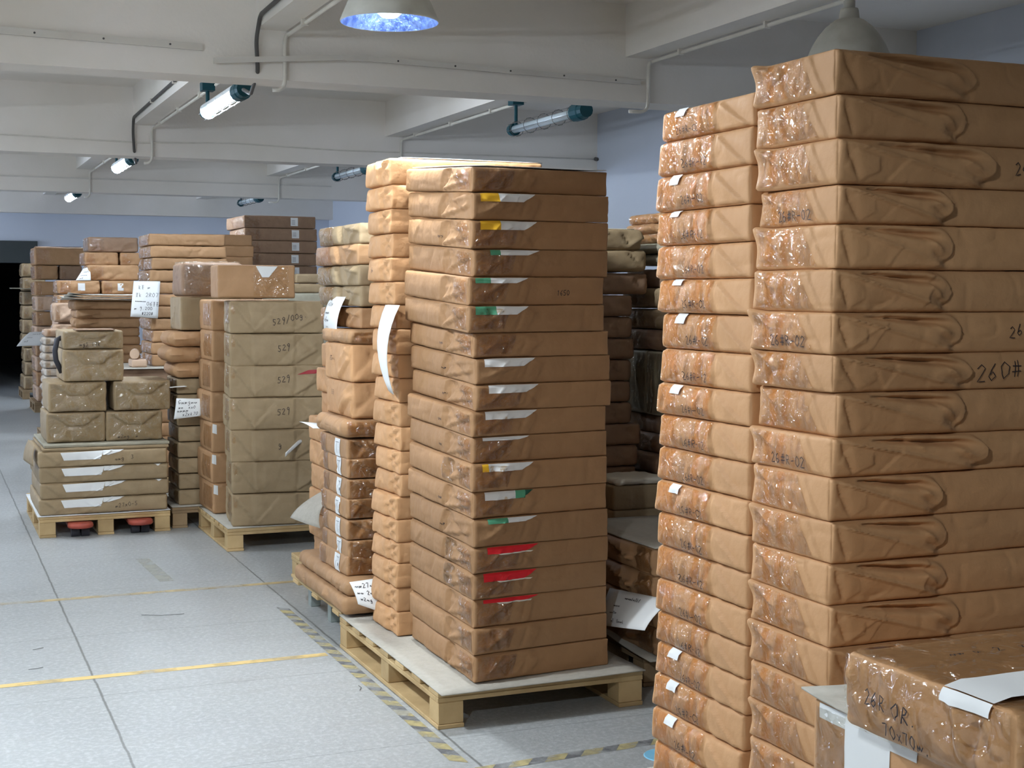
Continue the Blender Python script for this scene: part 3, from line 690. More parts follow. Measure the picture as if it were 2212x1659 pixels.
for i in range(19):
    p = MV[i % 6] if i else MV[0]; ex = []
    if i in strips:
        b0 = {4: .80, 10: .86, 13: .82, 16: .86, 3: .80, 11: .72, 14: .74}.get(i, .68)
        mm = [(DGRN if m_ is INK else m_, f_) for m_, f_ in strips[i]]
        ex += strip(p, mm, b0, .028+rn.uniform(-.008, .01)+(.04 if i == 3 else .015 if i > 7 else 0), .25+rn.uniform(-.02, .02))
        if i in (14, 15, 16): ex.append(part_mesh('exposed_inner_paper', PAPERW, [p.patch('F', [(.10, H_*.0+p.H*(b0-.05)), (.23, p.H*(b0-.05)), (.24, p.H*b0), (.09, p.H*b0)], .0038, 20, 4) for H_ in (0,)], 'cream inner paper'))
    if i == 4: ex.append(part_mesh('handwriting', INK, [ribbon(text_lines('1650', .36, p.H*.35, .018, 0, rn), .002, lambda a, b, p=p: p.surf('F', a, b, .0015))]))
    if i in (11, 14, 15): ex.append(part_mesh('clear_tape', FILM, [p.patch('L', [(W1-.30, p.H*.15), (W1-.20, p.H*.1), (W1-.19, p.H*.95), (W1-.29, p.H*.95)], .0015, 10, 8, .001, 3)]))
    if i in (6, 8, 9, 10, 12, 13, 2, 7): ex.append(part_mesh('handwriting', INK, [ribbon(text_lines('~m', W1-.33, p.H*.3, .022, 0, rn), .0016, lambda a, b, p=p: p.surf('L', a, b, .0015))]))
    adj = {1: 'brown package with yellow and white strip', 2: 'brown package with yellow and white strip', 14: 'brown package with red strip', 15: 'brown package with red strip', 16: 'brown package with thin red strip'}.get(i, 'brown package with green strip' if i in (3, 4, 5, 13) else ('brown package with white strip' if i in strips else 'plain brown wrapped package'))
    t = i/18
    x = 1.812+.0*t+rn.uniform(-.006, .006)+(.012 if i in (6, 7, 8) else 0)-(.012 if 3 < i < 6 else 0); y = 4.70-.02*t+rn.uniform(-.008, .008)
    p.place(x, y, zs1[i+1], ordlab(i, 19, adj, 'the middle stack front column'), math.radians(-.8+rn.uniform(-.6, .6)), 'packages in the front middle stack', ex, top=zs1[i]).rotation_euler.x = math.radians(max(0, 3.8*(1-i/15)))
# white sheet over the top and one sticking out between packages
board('paper_sheet', 1.83, 4.73, 2.36, 5.40, 2.003, PAPER, 'white paper sheet covering the top of the front middle column', 'paper sheet', .002, .003, 10, 5)
bpy.data.objects['paper_sheet'].data.transform(Matrix.Translation((0, 4.73, 2.003)) @ Matrix.Rotation(math.radians(3.8), 4, 'X') @ Matrix.Translation((0, -4.73, -2.003)))

board('cardboard_sheet', 1.99, 4.80, 2.41, 5.3, zs1[14]-.0015, GREYB, 'grey sheet edge between packages of the front middle column above red strips', 'cardboard sheet', 0, .003, 6)
# back column of the middle pallet
L1b, W1b = .66, .30
def back_pack(seed):
    r_ = random.Random(seed); H = .0965
    fl = [poly([(-.01, -.01), (W1b*.68, -.01), (W1b*.60, H*1.02), (-.01, H*1.02)], .006, .003, .02), crease((W1b*.62, H*.5), (W1b*.98, H*.95), .007, .015), ridge((W1b*.66, H*.9), (W1b*.95, H*.25), -.006, .007), ridge((W1b*.75, H*.3), (W1b*.98, H*.6), .006, .006)]+rand_folds(r_, W1b, H, 2, .003)
    return Pack(L1b, W1b, H, K_OR, seed, r=.008, bulge=.007, feats={'L': fl, 'F': rand_folds(r_, L1b, H, 5, .004)}, step=.009, ears=[(0, W1b, 0, .012*r_.random(), .06, (-1, .3, 0)), (0, 0, 0, .008*r_.random(), .05, (-.8, -.3, 0))])
BV = [back_pack(200+i) for i in range(5)]
zb = [2.089, 1.984, 1.887, 1.790, 1.692, 1.595, 1.501, 1.403, 1.300, 1.202, 1.103, 1.004, .905, .810, .718, .624, .530, .444, .344, .244, .143]
for i in range(20):
    p = BV[i % 5]; ex = []
    x = 1.778+rn.uniform(-.006, .006)+(-.01 if i in (4, 5) else .012 if 7 < i < 14 else 0)
    if i < 7: x -= .004*(7-i)
    if i in (4,): ex.append(part_mesh('handwriting', INK, [ribbon(text_lines('zm', .08, p.H*.4, .02, 0, rn), .0016, lambda a, b, p=p: p.surf('L', a, b, .0015))]))
    p.place(x, 5.445+rn.uniform(-.003, .004), zb[i+1], ordlab(i, 20, 'light brown package', 'the column behind the middle stack'), math.radians(rn.uniform(-1.2, .6)-(1.5 if i < 5 else 0)), 'packages in the back middle column', ex, top=zb[i])
board('paper_sheet', 1.80, 5.45, 2.42, 5.73, 2.091, PAPER, 'white paper sheet on top of the column behind the middle stack', 'paper sheet', .002, .003, 10, 6)
note([(1.757, 5.50, 1.17), (1.752, 5.40, 1.14), (1.757, 5.34, 1.50), (1.757, 5.53, 1.50)], (-.045, 0, 0), 'long white paper strip hanging down the column behind the middle stack', [], 1)

# ================================================================ RIGHT STACKS (near)
XR = 1.90
LR1, WR1, PR = .80, .315, .0975
def r1_pack(seed):
    r_ = random.Random(seed); H = PR-.0015
    fl = [poly([(-.01, -.01), (WR1*.93, -.01), (WR1*.70, H*1.02), (-.01, H*1.02)], .0035, .0025, .09), ridge((.02, H*.95), (.10, H*.55), .005, .008), ridge((WR1*.3, H*.9), (WR1*.38, H*.3), .003, .01)]
    ff = tongue(H, r_.uniform(.30, .44), r_)+[blob((.55, H*.5), .004, .15, .03)]+rand_folds(r_, .35, H, 2, .003)
    ears = [(0, WR1, H, .030*r_.random(), .030, (-.75, .2, .25)), (0, WR1, 0, .018*r_.random(), .035, (-.8, 0, .1))]
    p = Pack(LR1, WR1, H, K_OR, seed, r=.007, bulge=.004, feats={'L': fl, 'F': ff}, ears=ears, step=.0045, crumple=.0015, rough=.002)
    p.add('clear_tape', AMBER, [p.patch('L', [(.015, H*.08), (WR1*.80, H*.08), (WR1*.62, H*.94), (.02, H*.94)], .0012, 40, 18, .0045, seed)])
    return p
RV = [r1_pack(300+i) for i in range(7)]
zr1 = [2.097, 1.997, 1.898, 1.797, 1.708, 1.607, 1.509, 1.414, 1.326, 1.224, 1.133, 1.032, .935, .838, .741, .643, .545, .449, .352, .255, .150]
def wr(p, f, txt, a, b, h, wd=.0022, sl=0, mat=INK): return part_mesh('handwriting', mat, [ribbon(text_lines(txt, a, b, h, sl, rn), wd, lambda A, B, p=p, f=f: p.surf(f, A, B, .004))])
dx1 = [-.01, -.005, .0, .005, -.008, -.004, -.006, -.004, .012, .0, -.002, .0, .002, .0, -.006, -.002, 0, .0, 0, 0]
for i in range(20):
    p = RV[i % 7]; ex = []; H = p.H
    if i in (3, 6, 9): ex.append(wr(p, 'L', '26#R-02', .09, H*.15, .026))
    if i in (2, 6): ex.append(wr(p, 'F', '2601', .50, H*.35, .028, .0022, .25))
    if i == 7: ex.append(wr(p, 'F', '260#R-', .40, H*.20, .045, .0024, .1))
    lb = ordlab(i, 20, 'brown package with long front folds', 'the nearest right stack')
    p.place(XR+dx1[i]+rn.uniform(-.004, .004), 2.655+rn.uniform(-.008, .008), zr1[i+1], lb, math.radians(rn.uniform(-1, 1)), 'packages in the nearest right stack', ex, top=zr1[i])
WR2 = .46
def r2_pack(seed):
    r_ = random.Random(seed); H = .0935
    k = WR2*.64
    fl = [poly([(-.01, -.01), (k, -.01), (k-.01, H*1.02), (-.01, H*1.02)], .005, .003, .05), crease((k+.15, H*.02), (k+.005, H*.95), .0055, .03, .002), ridge((k+.02, H*.1), (k+.08, H*.02), .004, .008)]
    for _ in range(6):
        a = r_.uniform(.03, k-.02); fl.append(ridge((a, H*.9), (a+r_.uniform(-.03, .03), H*.15), r_.uniform(.0015, .004)*r_.choice([-1, 1]), .007))
    p = Pack(.66, WR2, H, K_OR, seed, r=.010, bulge=.006, feats={'L': fl}, step=.006, crumple=.0012, rough=.0018, ears=[(0, WR2, 0, .010*r_.random(), .04, (-1, 0, 0))])
    p.add('clear_tape', AMBER, [p.patch('L', [(.012, H*.06), (k-.006, H*.06), (k-.01, H*.95), (.015, H*.95)], .0012, 50, 16, .0045, seed)])
    return p
QV = [r2_pack(400+i) for i in range(6)]
zr2 = [2.046, 1.963, 1.868, 1.772, 1.680, 1.589, 1.498, 1.399, 1.304, 1.218, 1.126, 1.033, .945, .850, .757, .664, .577, .486, .390, .294, .20, .142]
dx2 = [0, -.006, -.012, -.006, .0, -.006, .006, .002, .004, .0, .002, .0, .0, .0, -.004, -.003, .0, .0, -.008, 0, 0]
for i in range(21):
    p = QV[i % 6] if i < 20 else QV[0]; H = p.H; ex = []
    if i == 20: continue
    if i in (0, 2, 3, 5, 6, 8, 11, 16, 17, 18):
        b0 = H*(.72 if i not in (5, 3) else .82); ex.append(part_mesh('paper_label', PAPER, [p.patch('L', [(.085, b0), (.135, b0), (.14, H*.97), (.09, H*.97)], .006, 6, 4)], 'small white paper label'))
    ex.append(wr(p, 'L', '26#R-02', WR2*.64-.15 if i else .09, H*.16, .022, .0018))
    pz = zr2[i+1] if i < 19 else .142
    if i == 19: pz = .200
    p.place(XR+dx2[i]+rn.uniform(-.003, .003), 3.002+rn.uniform(-.008, .008), zr2[i+1], ordlab(i, 20, 'taped orange-brown package', 'the second right stack'), math.radians(rn.uniform(-.8, .8)), 'packages in the second right stack', ex, top=zr2[i])
pallet(1.88, 2.64, 1.0, 1.0, 'wooden pallet hidden beneath the two near right stacks')
board('cardboard_sheet', 1.89, 3.0, 2.6, 3.5, .137, GREYB, 'cardboard sheet under the second right stack on its pallet', 'cardboard sheet', 0, .06, 4)

# lower right boxes
Hb = .22
lp = Pack(.95, .62, Hb, K_OR, 500, r=.006, bulge=.003, step=.012, crumple=.001, rough=.001)
lp.add('paper_label', PAPER, [lp.patch('L', [(.30, Hb*.985), (.02, Hb*.985), (.02, Hb*.86), (.30, Hb*.86)][::1], .0016, 8, 4), lp.patch('L', [(.10, Hb*.42), (.23, Hb*.42), (.23, Hb*.865), (.10, Hb*.865)], .0016, 8, 4)], label='white label folded over the box edge')
lp.add('paper_label', PAPER, [lp.patch('L', [(.13, Hb*.02), (.26, Hb*.02), (.26, Hb*.30), (.13, Hb*.30)], .0016, 6, 4)], label='white printed label')
lp.add('clear_tape', FILM, [lp.patch('L', [(.01, Hb*.1), (.10, Hb*.1), (.10, Hb*.95), (.01, Hb*.95)], .0014, 12, 20, .002, 3)])
lp.place(1.53, 1.56, .575, 'brown carton with white T-shaped label, lower right corner of the view')
board('greyboard_sheet', 1.515, 1.58, 2.45, 2.20, .799, GREYB, 'grey board lying on the carton at the lower right', 'board', .002, .004, 12, 8, [(1.5, 2.25, .012, .1)])
pk = Pack(.93, .60, .21, K_BR, 501, r=.008, step=.03)
pk.place(1.54, 1.57, .362, 'brown carton under the carton with white label', group='cartons below the lower right corner'); pk.place(1.54, 1.57, .145, 'brown carton under the carton with white label', group='cartons below the lower right corner')
pallet(1.5, 1.54, 1.0, .68, 'wooden pallet below the lower right cartons')
Ht = .128
rt = random.Random(5)
tp = Pack(.62, .40, Ht, K_OR, 502, r=.014, bulge=.006, step=.006, crumple=.003, rough=.003,
          feats={'L': [crease((.08, 0), (.02, Ht*.9), .005), ridge((.1, Ht), (.18, Ht*.3), .004), ridge((.28, Ht*.9), (.31, .01), .006, .008), ridge((.34, Ht*.95), (.30, .0), -.006, .006)],
                 'F': [poly([(-.01, -.01), (.5, -.01), (.08, Ht*.95), (-.01, Ht)], .009, .003, .05), ridge((.03, Ht*.8), (.30, Ht*.12), -.008, .01), ridge((.0, Ht*.7), (.12, Ht*.5), .006, .008)]+rand_folds(rt, .6, Ht, 6, .005)})
tp.add('plastic_film', FILM, [tp.patch('L', [(.005, Ht*.04), (.395, Ht*.04), (.395, Ht*.97), (.005, Ht*.97)], .0025, 60, 26, .006, 2), tp.patch('F', [(.005, Ht*.04), (.45, Ht*.04), (.45, Ht*.97), (.005, Ht*.97)], .0025, 60, 26, .006, 5), tp.patch('T', [(.005, .005), (.6, .005), (.6, .395), (.005, .395)], .0025, 60, 40, .005, 9)])
tp.add('paper_label', PAPER, [tp.patch('T', [(.002, .04), (.40, .04), (.40, .15), (.002, .15)], .009, 14, 8), tp.patch('L', [(.25, Ht*.86), (.36, Ht*.86), (.36, Ht*.995), (.25, Ht*.995)], .009, 8, 4)], label='white label wrapped over the edge')
tp.add('handwriting', INK, [ribbon(text_lines('26R 0R.', .07, Ht*.44, .026, -.05, rt), .0024, lambda a, b: tp.surf('L', a, b, .010)), ribbon(text_lines('70x70m.', .12, Ht*.12, .022, -.03, rt), .0022, lambda a, b: tp.surf('L', a, b, .010)), ribbon(text_lines('~m a\\ 2  x-7', .12, .27, .022, 0, rt), .0022, lambda a, b: tp.surf('T', a, b, .009))])
tp.place(1.475, 1.60, .806, 'plastic wrapped brown parcel with white label and black handwriting, bottom right', math.radians(1), pivot=(0, 0))

# ================================================================ STACK C (left of the middle stack, with barcode labels)
e = empty('metal_foot_pallet', (1.68, 5.99, 0), 0, 'pallet on galvanised metal feet, just left of the middle stacks', 'pallet')
for j in range(3):
    y = j*.36
    for x in (.07, .40, .72):
        MB().box((x, y+.02, 0), (x+.05, y+.07, .115), .004).build('metal_foot', STEEL, e)
    MB().box((.0, y, .1155), (.84, y+.10, .135), .003).build('cross_board', WOOD, e)
for k_ in range(4): MB().box((k_*.24, -.05, .1355), (k_*.24+.12, .86, .150), .003).build('deck_board', WOOD, e)
r_ = random.Random(21)
fp = Pack(.80, .86, .075, K_BR, 600, r=.022, bulge=.006, step=.012, rough=.004, feats={'L': rand_folds(r_, .8, .07, 6, .005)})
fp.place(1.66, 5.83, .156, 'wide flat brown package, lower one on the metal foot pallet')
fp2 = Pack(.78, .84, .070, K_BR, 601, r=.030, bulge=.004, step=.012, rough=.007, crumple=.005, feats={'L': rand_folds(r_, .8, .07, 5, .005)})
fp2.place(1.675, 5.84, .231, 'wide flat rumpled package, upper one on the metal foot pallet')
def lab_pack(seed):
    r_ = random.Random(seed); H = .0875
    fl = rand_folds(r_, .42, H, 3, .003); ff = [crease((.02, H*.95), (.17, H*.1), .007, .02), crease((.30, H*.05), (.17, H*.55), .006, .02), ridge((.16, 0), (.17, H), -.005, .006)]+rand_folds(r_, .35, H, 4, .005)
    p = Pack(.42, .42, H, K_BR, seed, r=.009, bulge=.004, feats={'L': fl, 'F': ff}, step=.009, crumple=.003)
    p.add('clear_tape', TAPE, [p.patch('F', [(.01, H*.05), (.18, H*.05), (.18, H*.95), (.01, H*.95)], .0014, 24, 14, .004, seed), p.patch('L', [(.01, H*.05), (.1, H*.05), (.1, H*.95), (.01, H*.95)], .0014, 14, 10, .004, seed)])
    p.add('paper_label', PAPER, [p.patch('L', [(.25, H*.04), (.325, H*.04), (.325, H*.93), (.25, H*.93)], .0022, 6, 6)], label='white printed label')
    p.add('label_print', INK, [ribbon(sum([[[(.272+k*.016, H*.18), (.272+k*.016, H*(.62+.07*((k+j) % 3)))]] for k, j in ((0, 0), (1, 1), (2, 0))], [])+[[(.268, H*.75), (.31, H*.76)]], .0018, lambda a, b, p=p: p.surf('L', a, b, .0032))])
    return p
LV = [lab_pack(610+i) for i in range(4)]
zc = [.912, .819, .735, .643, .557, .463, .372, .302]
for i in range(7):
    LV[i % 4].place(1.715+rn.uniform(-.008, .008)-(.006 if i < 3 else 0), 5.945, zc[i+1] if i < 6 else .303, ordlab(i, 7, 'brown package with white printed label', 'the labelled stack'), math.radians(rn.uniform(-1.5, 1.5)), 'packages with white labels')
sq = Pack(.45, .46, .082, K_BR, 620, r=.030, bulge=.01, step=.009, rough=.007, crumple=.006); sq.add('clear_tape', TAPE, [sq.patch('F', [(.02, .01), (.25, .01), (.25, .07), (.02, .07)], .002, 24, 12, .005, 2)])
sq.place(1.69, 5.93, .914, 'squashed brown package under the two big boxes, above the labelled stack')
def big_pack(seed, L, W, H, mat=K_OR, **k):
    r_ = random.Random(seed)
    fl = [ridge((W*.55, H*.3), (W*.95, H*.95), .006, .02), crease((W*.62, .01), (W*.98, H*.6), .006, .03)]+rand_folds(r_, W, H, 3, .004)
    ff = end_fold(L, H, .004, r_)+rand_folds(r_, L, H, 3, .004)
    return Pack(L, W, H, mat, seed, r=.012, bulge=.006, feats={'L': fl, 'F': ff}, step=.011, crumple=.003, **k)
b1 = big_pack(630, .44, .42, .158); b1.add('handwriting', INK, [ribbon(text_lines('zkz', .10, .09, .022, 0, rn), .0016, lambda a, b: b1.surf('L', a, b, .0018))])
b1.place(1.735, 5.94, .998, 'big brown box, lower one below the white hanging notes'); 
b2 = big_pack(631, .44, .43, .165); b2.add('handwriting', INK, [ribbon(text_lines('kzk~', .10, .085, .022, 0, rn), .0016, lambda a, b: b2.surf('L', a, b, .0018))])
b2.place(1.73, 5.94, 1.158, 'big brown box, upper one below the white hanging notes')
lid = Pack(.46, .46, .060, K_BR, 632, r=.02, bulge=.005, step=.009, rough=.006, crumple=.006); lid.add('clear_tape', TAPE, [lid.patch('F', [(.02, .01), (.2, .01), (.2, .05), (.02, .05)], .002, 24, 10, .005, 2)])
lid.place(1.72, 5.93, 1.325, 'thin crumpled package lying on the upper big brown box')
def c5_pack(seed, mat):
    r_ = random.Random(seed); H = .092; W = .62
    fl = [poly([(-.01, -.01), (W*.60, -.01), (W*.50, H*1.02), (-.01, H*1.02)], .010, .003, .04), crease((W*.62, H*.8), (W*.98, H*.6), .007, .02), ridge((W*.6, H*.85), (W*.72, H*.2), -.007, .01), ridge((W*.75, H*.1), (W*.97, H*.8), .006, .01)]
    p = Pack(.60, W, H, mat, seed, r=.010, bulge=.006, feats={'L': fl, 'F': rand_folds(r_, .3, H, 4, .006)}, step=.009, crumple=.003)
    p.add('clear_tape', AMBER, [p.patch('L', [(.02, H*.08), (W*.46, H*.08), (W*.42, H*.92), (.02, H*.92)], .0014, 40, 14, .004, seed)]); return p
CV = [c5_pack(640+i, [K_OL, K_BR, K_OL][i]) for i in range(3)]
z5 = [1.859, 1.764, 1.673, 1.58, 1.488, 1.390]
for i in range(5): CV[i % 3].place(1.785+rn.uniform(-.008, .008), 6.0, z5[i+1], ordlab(i, 5, 'taped olive-brown package', 'the stack left of the middle stacks'), math.radians(rn.uniform(-1.5, 1.5)), 'taped packages left of the middle')
note([(1.765, 6.45, 1.32), (1.76, 6.22, 1.30), (1.775, 6.17, 1.53), (1.775, 6.42, 1.53)], (-.03, 0, 0), 'white handwritten note hanging on the stack left of the middle', [(.15, .8, .03, '~zkm'), (.12, .62, .02, '~~~m~'), (.15, .46, .025, 'mz~~'), (.2, .25, .03, 'kz2x')], 3)
note([(1.695, 5.73, .225), (1.80, 5.70, .185), (1.80, 5.765, .325), (1.675, 5.79, .31)], (.0, -.02, 0), 'crumpled white note with handwriting at the foot of the labelled stack', [(.1, .75, .02, '~m27~'), (.1, .5, .018, 'm~82~'), (.15, .25, .018, 'w2~g')], 4)
note([(1.70, 6.48, .91), (1.80, 6.37, .91), (1.82, 6.42, .925), (1.67, 6.62, .93)], (0, 0, .004), 'small white sheet poking out above the crumpled package', [], 5)
note([(1.99, 8.24, .57), (2.14, 8.36, .655), (2.15, 8.42, .675), (2.0, 8.27, .59)], (0, -.01, .012), 'curled white paper sticking out beside the stack marked 529', [], 6)
# brown stack behind C and its pallet
pallet(1.84, 6.87, .6, .62, 'wooden pallet between the labelled stack and the stack marked 529', mat=WOOD)
sb = [big_pack(650+i, .5, .42, .125, K_OR, ) for i in range(3)]
z = .14
for i in range(9):
    sb[i % 3].place(1.90+(.05 if i > 5 else 0)+rn.uniform(-.01, .01), 6.89, z, ordlab(8-i, 9, 'brown package', 'the partly hidden stack behind the labelled stack'), math.radians(rn.uniform(-2, 2)), 'packages behind the labelled stack'); z += .127
note([(1.74, 7.1, .39), (1.83, 6.84, .37), (1.905, 6.92, .52), (1.905, 7.05, .53)], (-.03, 0, 0), 'grey sheet leaning against the hidden brown stack', [], 7, mat=GREYB)

# ================================================================ STACK D (marked 529)
pallet(1.665, 8.36, .80, .95, 'wooden pallet under the stack marked 529', cols=(0, 2))
board('cardboard_sheet', 1.67, 8.36, 2.45, 9.3, .137, GREYB, 'cardboard sheet under the stack marked 529', 'cardboard sheet', .002, .004, 8)
def d_pack(seed):
    r_ = random.Random(seed); H = .193; L = .56
    ff = [poly([(.13, H*1.05), (.135+r_.uniform(-.01, .01), 0), (.38, 0), (.39, H*1.05)], .006, .004, .08), crease((.02, H*.9), (.15, H*.01), .007, .03), crease((.38, H*.05), (.53, H*.5), .006, .03), ridge((.40, H*.9), (.50, H*.5), -.005, .02)]+rand_folds(r_, L, H, 3, .004)
    p = Pack(L, .44, H, K_OL, seed, r=.010, bulge=.005, feats={'F': ff, 'L': rand_folds(r_, .5, H, 3)}, step=.010, crumple=.0025)
    p.add('clear_tape', TAPE, [p.patch('L', [(.2, H*.3), (.43, H*.3), (.43, H*.95), (.2, H*.95)], .0016, 16, 10, .004, seed), p.patch('F', [(.006, H*.6), (.03, H*.6), (.03, H*.97), (.006, H*.97)], .0016, 8, 10, .004, seed)]); return p
DV = [d_pack(700+i) for i in range(3)]
zd = [1.511, 1.298, 1.096, .902, .702, .504, .308, .143]
zd = [.143+(1.511-.143)*(z_-.106)/(1.511-.106) for z_ in [1.511, 1.298, 1.096, .902, .702, .504, .308, .106]]
for i in range(7):
    p = DV[i % 3]; ex = []
    tx = ['529/ddg.', '529', '529', '529', 'g', '', ''][i]
    if tx: ex.append(wr(p, 'F', tx.replace('d', '0'), .25 if i == 0 else .28, p.H*(.25 if i == 0 else .45), .035, .0028, .25))
    if i == 2: ex.append(part_mesh('exposed_inner_paper', PINKRED, [p.patch('F', [(.40, p.H*.70), (.545, p.H*.74), (.545, p.H*.86), (.47, p.H*.84)], .003, 8, 4)], 'dark red inner paper'))
    p.place(1.70+rn.uniform(-.005, .008), 8.40, zd[i+1], ordlab(i, 7, 'thick olive-brown package', 'the stack marked 529'), math.radians(-7+rn.uniform(-1, 1)), 'packages in the stack marked 529', ex)
tb = Pack(.46, .4, .198, K_BR, 710, r=.01, bulge=.003, step=.012, feats={'F': end_fold(.46, .198, .004)}, crumple=.002)
tb.add('clear_tape', FILM, [tb.patch('F', [(.21, .01), (.42, .01), (.42, .19), (.21, .19)], .0016, 30, 24, .004, 4)]); tb.add('paper_label', PAPER, [tb.patch('F', [(.26, .125), (.30, .125), (.355, .19), (.225, .19)], .006, 8, 5)], label='torn white paper')
tb.place(1.635, 8.42, 1.513, 'brown box with torn white paper, on top of the stack marked 529', math.radians(-5))
d2 = [Pack(.5, .45, .195, K_BR, 720+i, r=.014, bulge=.008, step=.014, feats={'F': [crease((.03, .19), (.2, .02), .008, .03)]}, crumple=.003) for i in range(2)]
for p in d2: p.add('clear_tape', TAPE, [p.patch('L', [(.2, .03), (.44, .03), (.44, .17), (.2, .17)], .0016, 16, 10, .004, 3)])
zz = zlist(1.50, .143, 7)
for i in range(7): d2[i % 2].place(1.69+rn.uniform(-.008, .008), 8.93, zz[i+1], ordlab(i, 7, 'brown package with white tape', 'the column behind the stack marked 529'), math.radians(rn.uniform(-1, 1)), 'packages behind the stack marked 529', [part_mesh('paper_label', PAPER, [d2[i % 2].patch('F', [(.004, .13), (.03, .12), (.03, .18), (.006, .185)], .003, 4, 4)])] if i > 3 else ())

# ================================================================ STACK E (note with handwriting)
pallet(1.50, 9.33, .80, 1.15, 'dark wooden pallet behind the trolley pallet and the stack marked 529', mat=WOODD)
board('cardboard_sheet', 1.50, 9.33, 2.28, 10.4, .137, GREYB, 'cardboard sheet on the dark pallet beside the trolley pallet', 'cardboard sheet', .003, .004, 8)
def e_pack(seed, mat=K_OL, H=.099):
    r_ = random.Random(seed)
    p = Pack(.6, .45, H, mat, seed, r=.010, bulge=.006, feats={'F': [crease((.02, H*.9), (.14, H*.1), .005, .02)]+rand_folds(r_, .4, H, 3, .003), 'L': rand_folds(r_, .4, H, 3)}, step=.013)
    p.add('clear_tape', TAPE, [p.patch('L', [(.15, H*.1), (.44, H*.1), (.44, H*.9), (.15, H*.9)], .0016, 20, 8, .004, seed)]); return p
EV = [e_pack(730+i) for i in range(3)]
ze = zlist(.985, .143, 8)
for i in range(8): EV[i % 3].place(1.555+rn.uniform(-.006, .006), 9.38, ze[i+1], ordlab(i, 8, 'dull brown package', 'the dark pallet stack with the hanging note'), math.radians(rn.uniform(-1, 1)), 'packages on the dark pallet')
ro = [Pack(.42, .42, .100, K_BR, 740+i, r=.042, bulge=.012, step=.011, crumple=.004, rough=.003, feats={'F': [crease((.26, .1), (.31, .0), .006, .02), ridge((.02, .05), (.10, .05), .006)]}) for i in range(2)]
for p in ro: p.add('clear_tape', TAPE, [p.patch('F', [(.18, .01), (.24, .01), (.24, .09), (.18, .09)], .0016, 12, 10, .004, 3)])
zz = [1.295, 1.190, 1.088, .986]
for i in range(3): ro[i % 2].place(1.495+[.01, -.012, .03][i], 9.34, zz[i+1], ordlab(i, 3, 'rounded soft brown package', 'three below the two grey-brown boxes'), 0, 'rounded soft packages')
eb = Pack(.40, .4, .218, K_OL, 745, r=.012, step=.014, feats={'L': rand_folds(rn, .4, .2, 3)}); eb.place(1.575, 9.37, 1.298, 'grey-brown box above the rounded packages')
ec = Pack(.40, .4, .222, K_DK, 746, r=.03, bulge=.008, step=.012, rough=.004, crumple=.003); ec.add('plastic_film', FILM, [ec.patch('F', [(.01, .02), (.39, .02), (.39, .21), (.01, .21)], .002, 40, 24, .005, 3), ec.patch('T', [(.01, .02), (.39, .02), (.39, .39), (.01, .39)], .002, 30, 30, .01, 3)])
ec.place(1.59, 9.37, 1.520, 'plastic wrapped dark brown box, upper one beside the tall far stacks')
note([(1.505, 9.26, .725), (1.67, 9.22, .745), (1.70, 9.24, .855), (1.525, 9.27, .86)], (-.0, -.012, 0), 'white handwritten note on the dark pallet stack', [(.08, .72, .026, 'Gwmgm~'), (.12, .48, .02, 'm~  xx0'), (.08, .3, .024, '~mmm'), (.3, .1, .022, 'x2xk70')], 8)
cl = board('plastic_scrap', 1.50, 9.31, 1.60, 9.40, .925, PAPER, 'crumpled white film tuck on the dark pallet stack', 'plastic scrap', .03, .004, 10, 4, [(1.5, 9.25, .06, .04)])

# E3 tall stack behind E, F stack with labels
E3 = [e_pack(750+i, K_BR, .0955) for i in range(3)]
for p in E3: p.feats['F'] += [ridge((.05, .09), (.45, .055), -.007, .01), blob((.04, .05), .008, .03, .04)]
z3 = zlist(2.042, .14, 20)
for i in range(20): E3[i % 3].place(2.08+rn.uniform(-.01, .01), 12.2, z3[i+1], ordlab(i, 20, 'brown package', 'the tall far stack behind the plastic wrapped box'), math.radians(rn.uniform(-1, 1)), 'packages in the tall far stack')
pallet(2.0, 12.1, .9, 1.1, 'pallet beneath the tall far stack behind the wrapped box', mat=WOODD)
F3 = []
for i in range(2):
    p = e_pack(760+i, K_DK, .121); p.L = .73; H = p.H; p.W = .8; p.parts = []
    p.add('clear_tape', TAPE, [p.patch('L', [(.3, H*.1), (.79, H*.1), (.79, H*.9), (.3, H*.9)], .0016, 30, 8, .006, 3), p.patch('F', [(.01, H*.1), (.15, H*.1), (.15, H*.9), (.01, H*.9)], .0016, 20, 8, .006, 3)])
    p.add('paper_label', PAPER, [p.patch('F', [(.47, H*.2), (.545, H*.2), (.545, H*.88), (.47, H*.88)], .003, 4, 4)], label='white printed label')
    p.add('label_print', INK, [ribbon([[(.48, H*(.35+.1*k)), (.515, H*(.35+.1*k))] for k in range(4)], .003, lambda a, b, p=p: p.surf('F', a, b, .0045))]); F3.append(p)
z4 = [2.312, 2.189, 2.065, 1.941, 1.817, 1.692]+[1.692-.124*k for k in range(1, 13)]
for i in range(17): F3[i % 2].place(2.99+rn.uniform(-.01, .01), 14.0, z4[i+1], ordlab(i, 17, 'dark brown package with white label', 'the tallest far stack'), math.radians(rn.uniform(-1, 1)), 'packages in the tallest far stack')
pallet(2.9, 13.95, .9, 1.0, 'pallet beneath the tallest far stack', mat=WOODD, H=.195)
fl = [Pack(.5, .4, .072, K_OL, 765+i, r=.012, step=.02) for i in range(2)]
zz = [1.70, 1.62, 1.545, 1.43]+[1.43-.116*k for k in range(1, 12)]
fl3 = Pack(.5, .4, .113, K_GR, 768, r=.012, step=.02, feats={'F': rand_folds(rn, .5, .1, 4)})
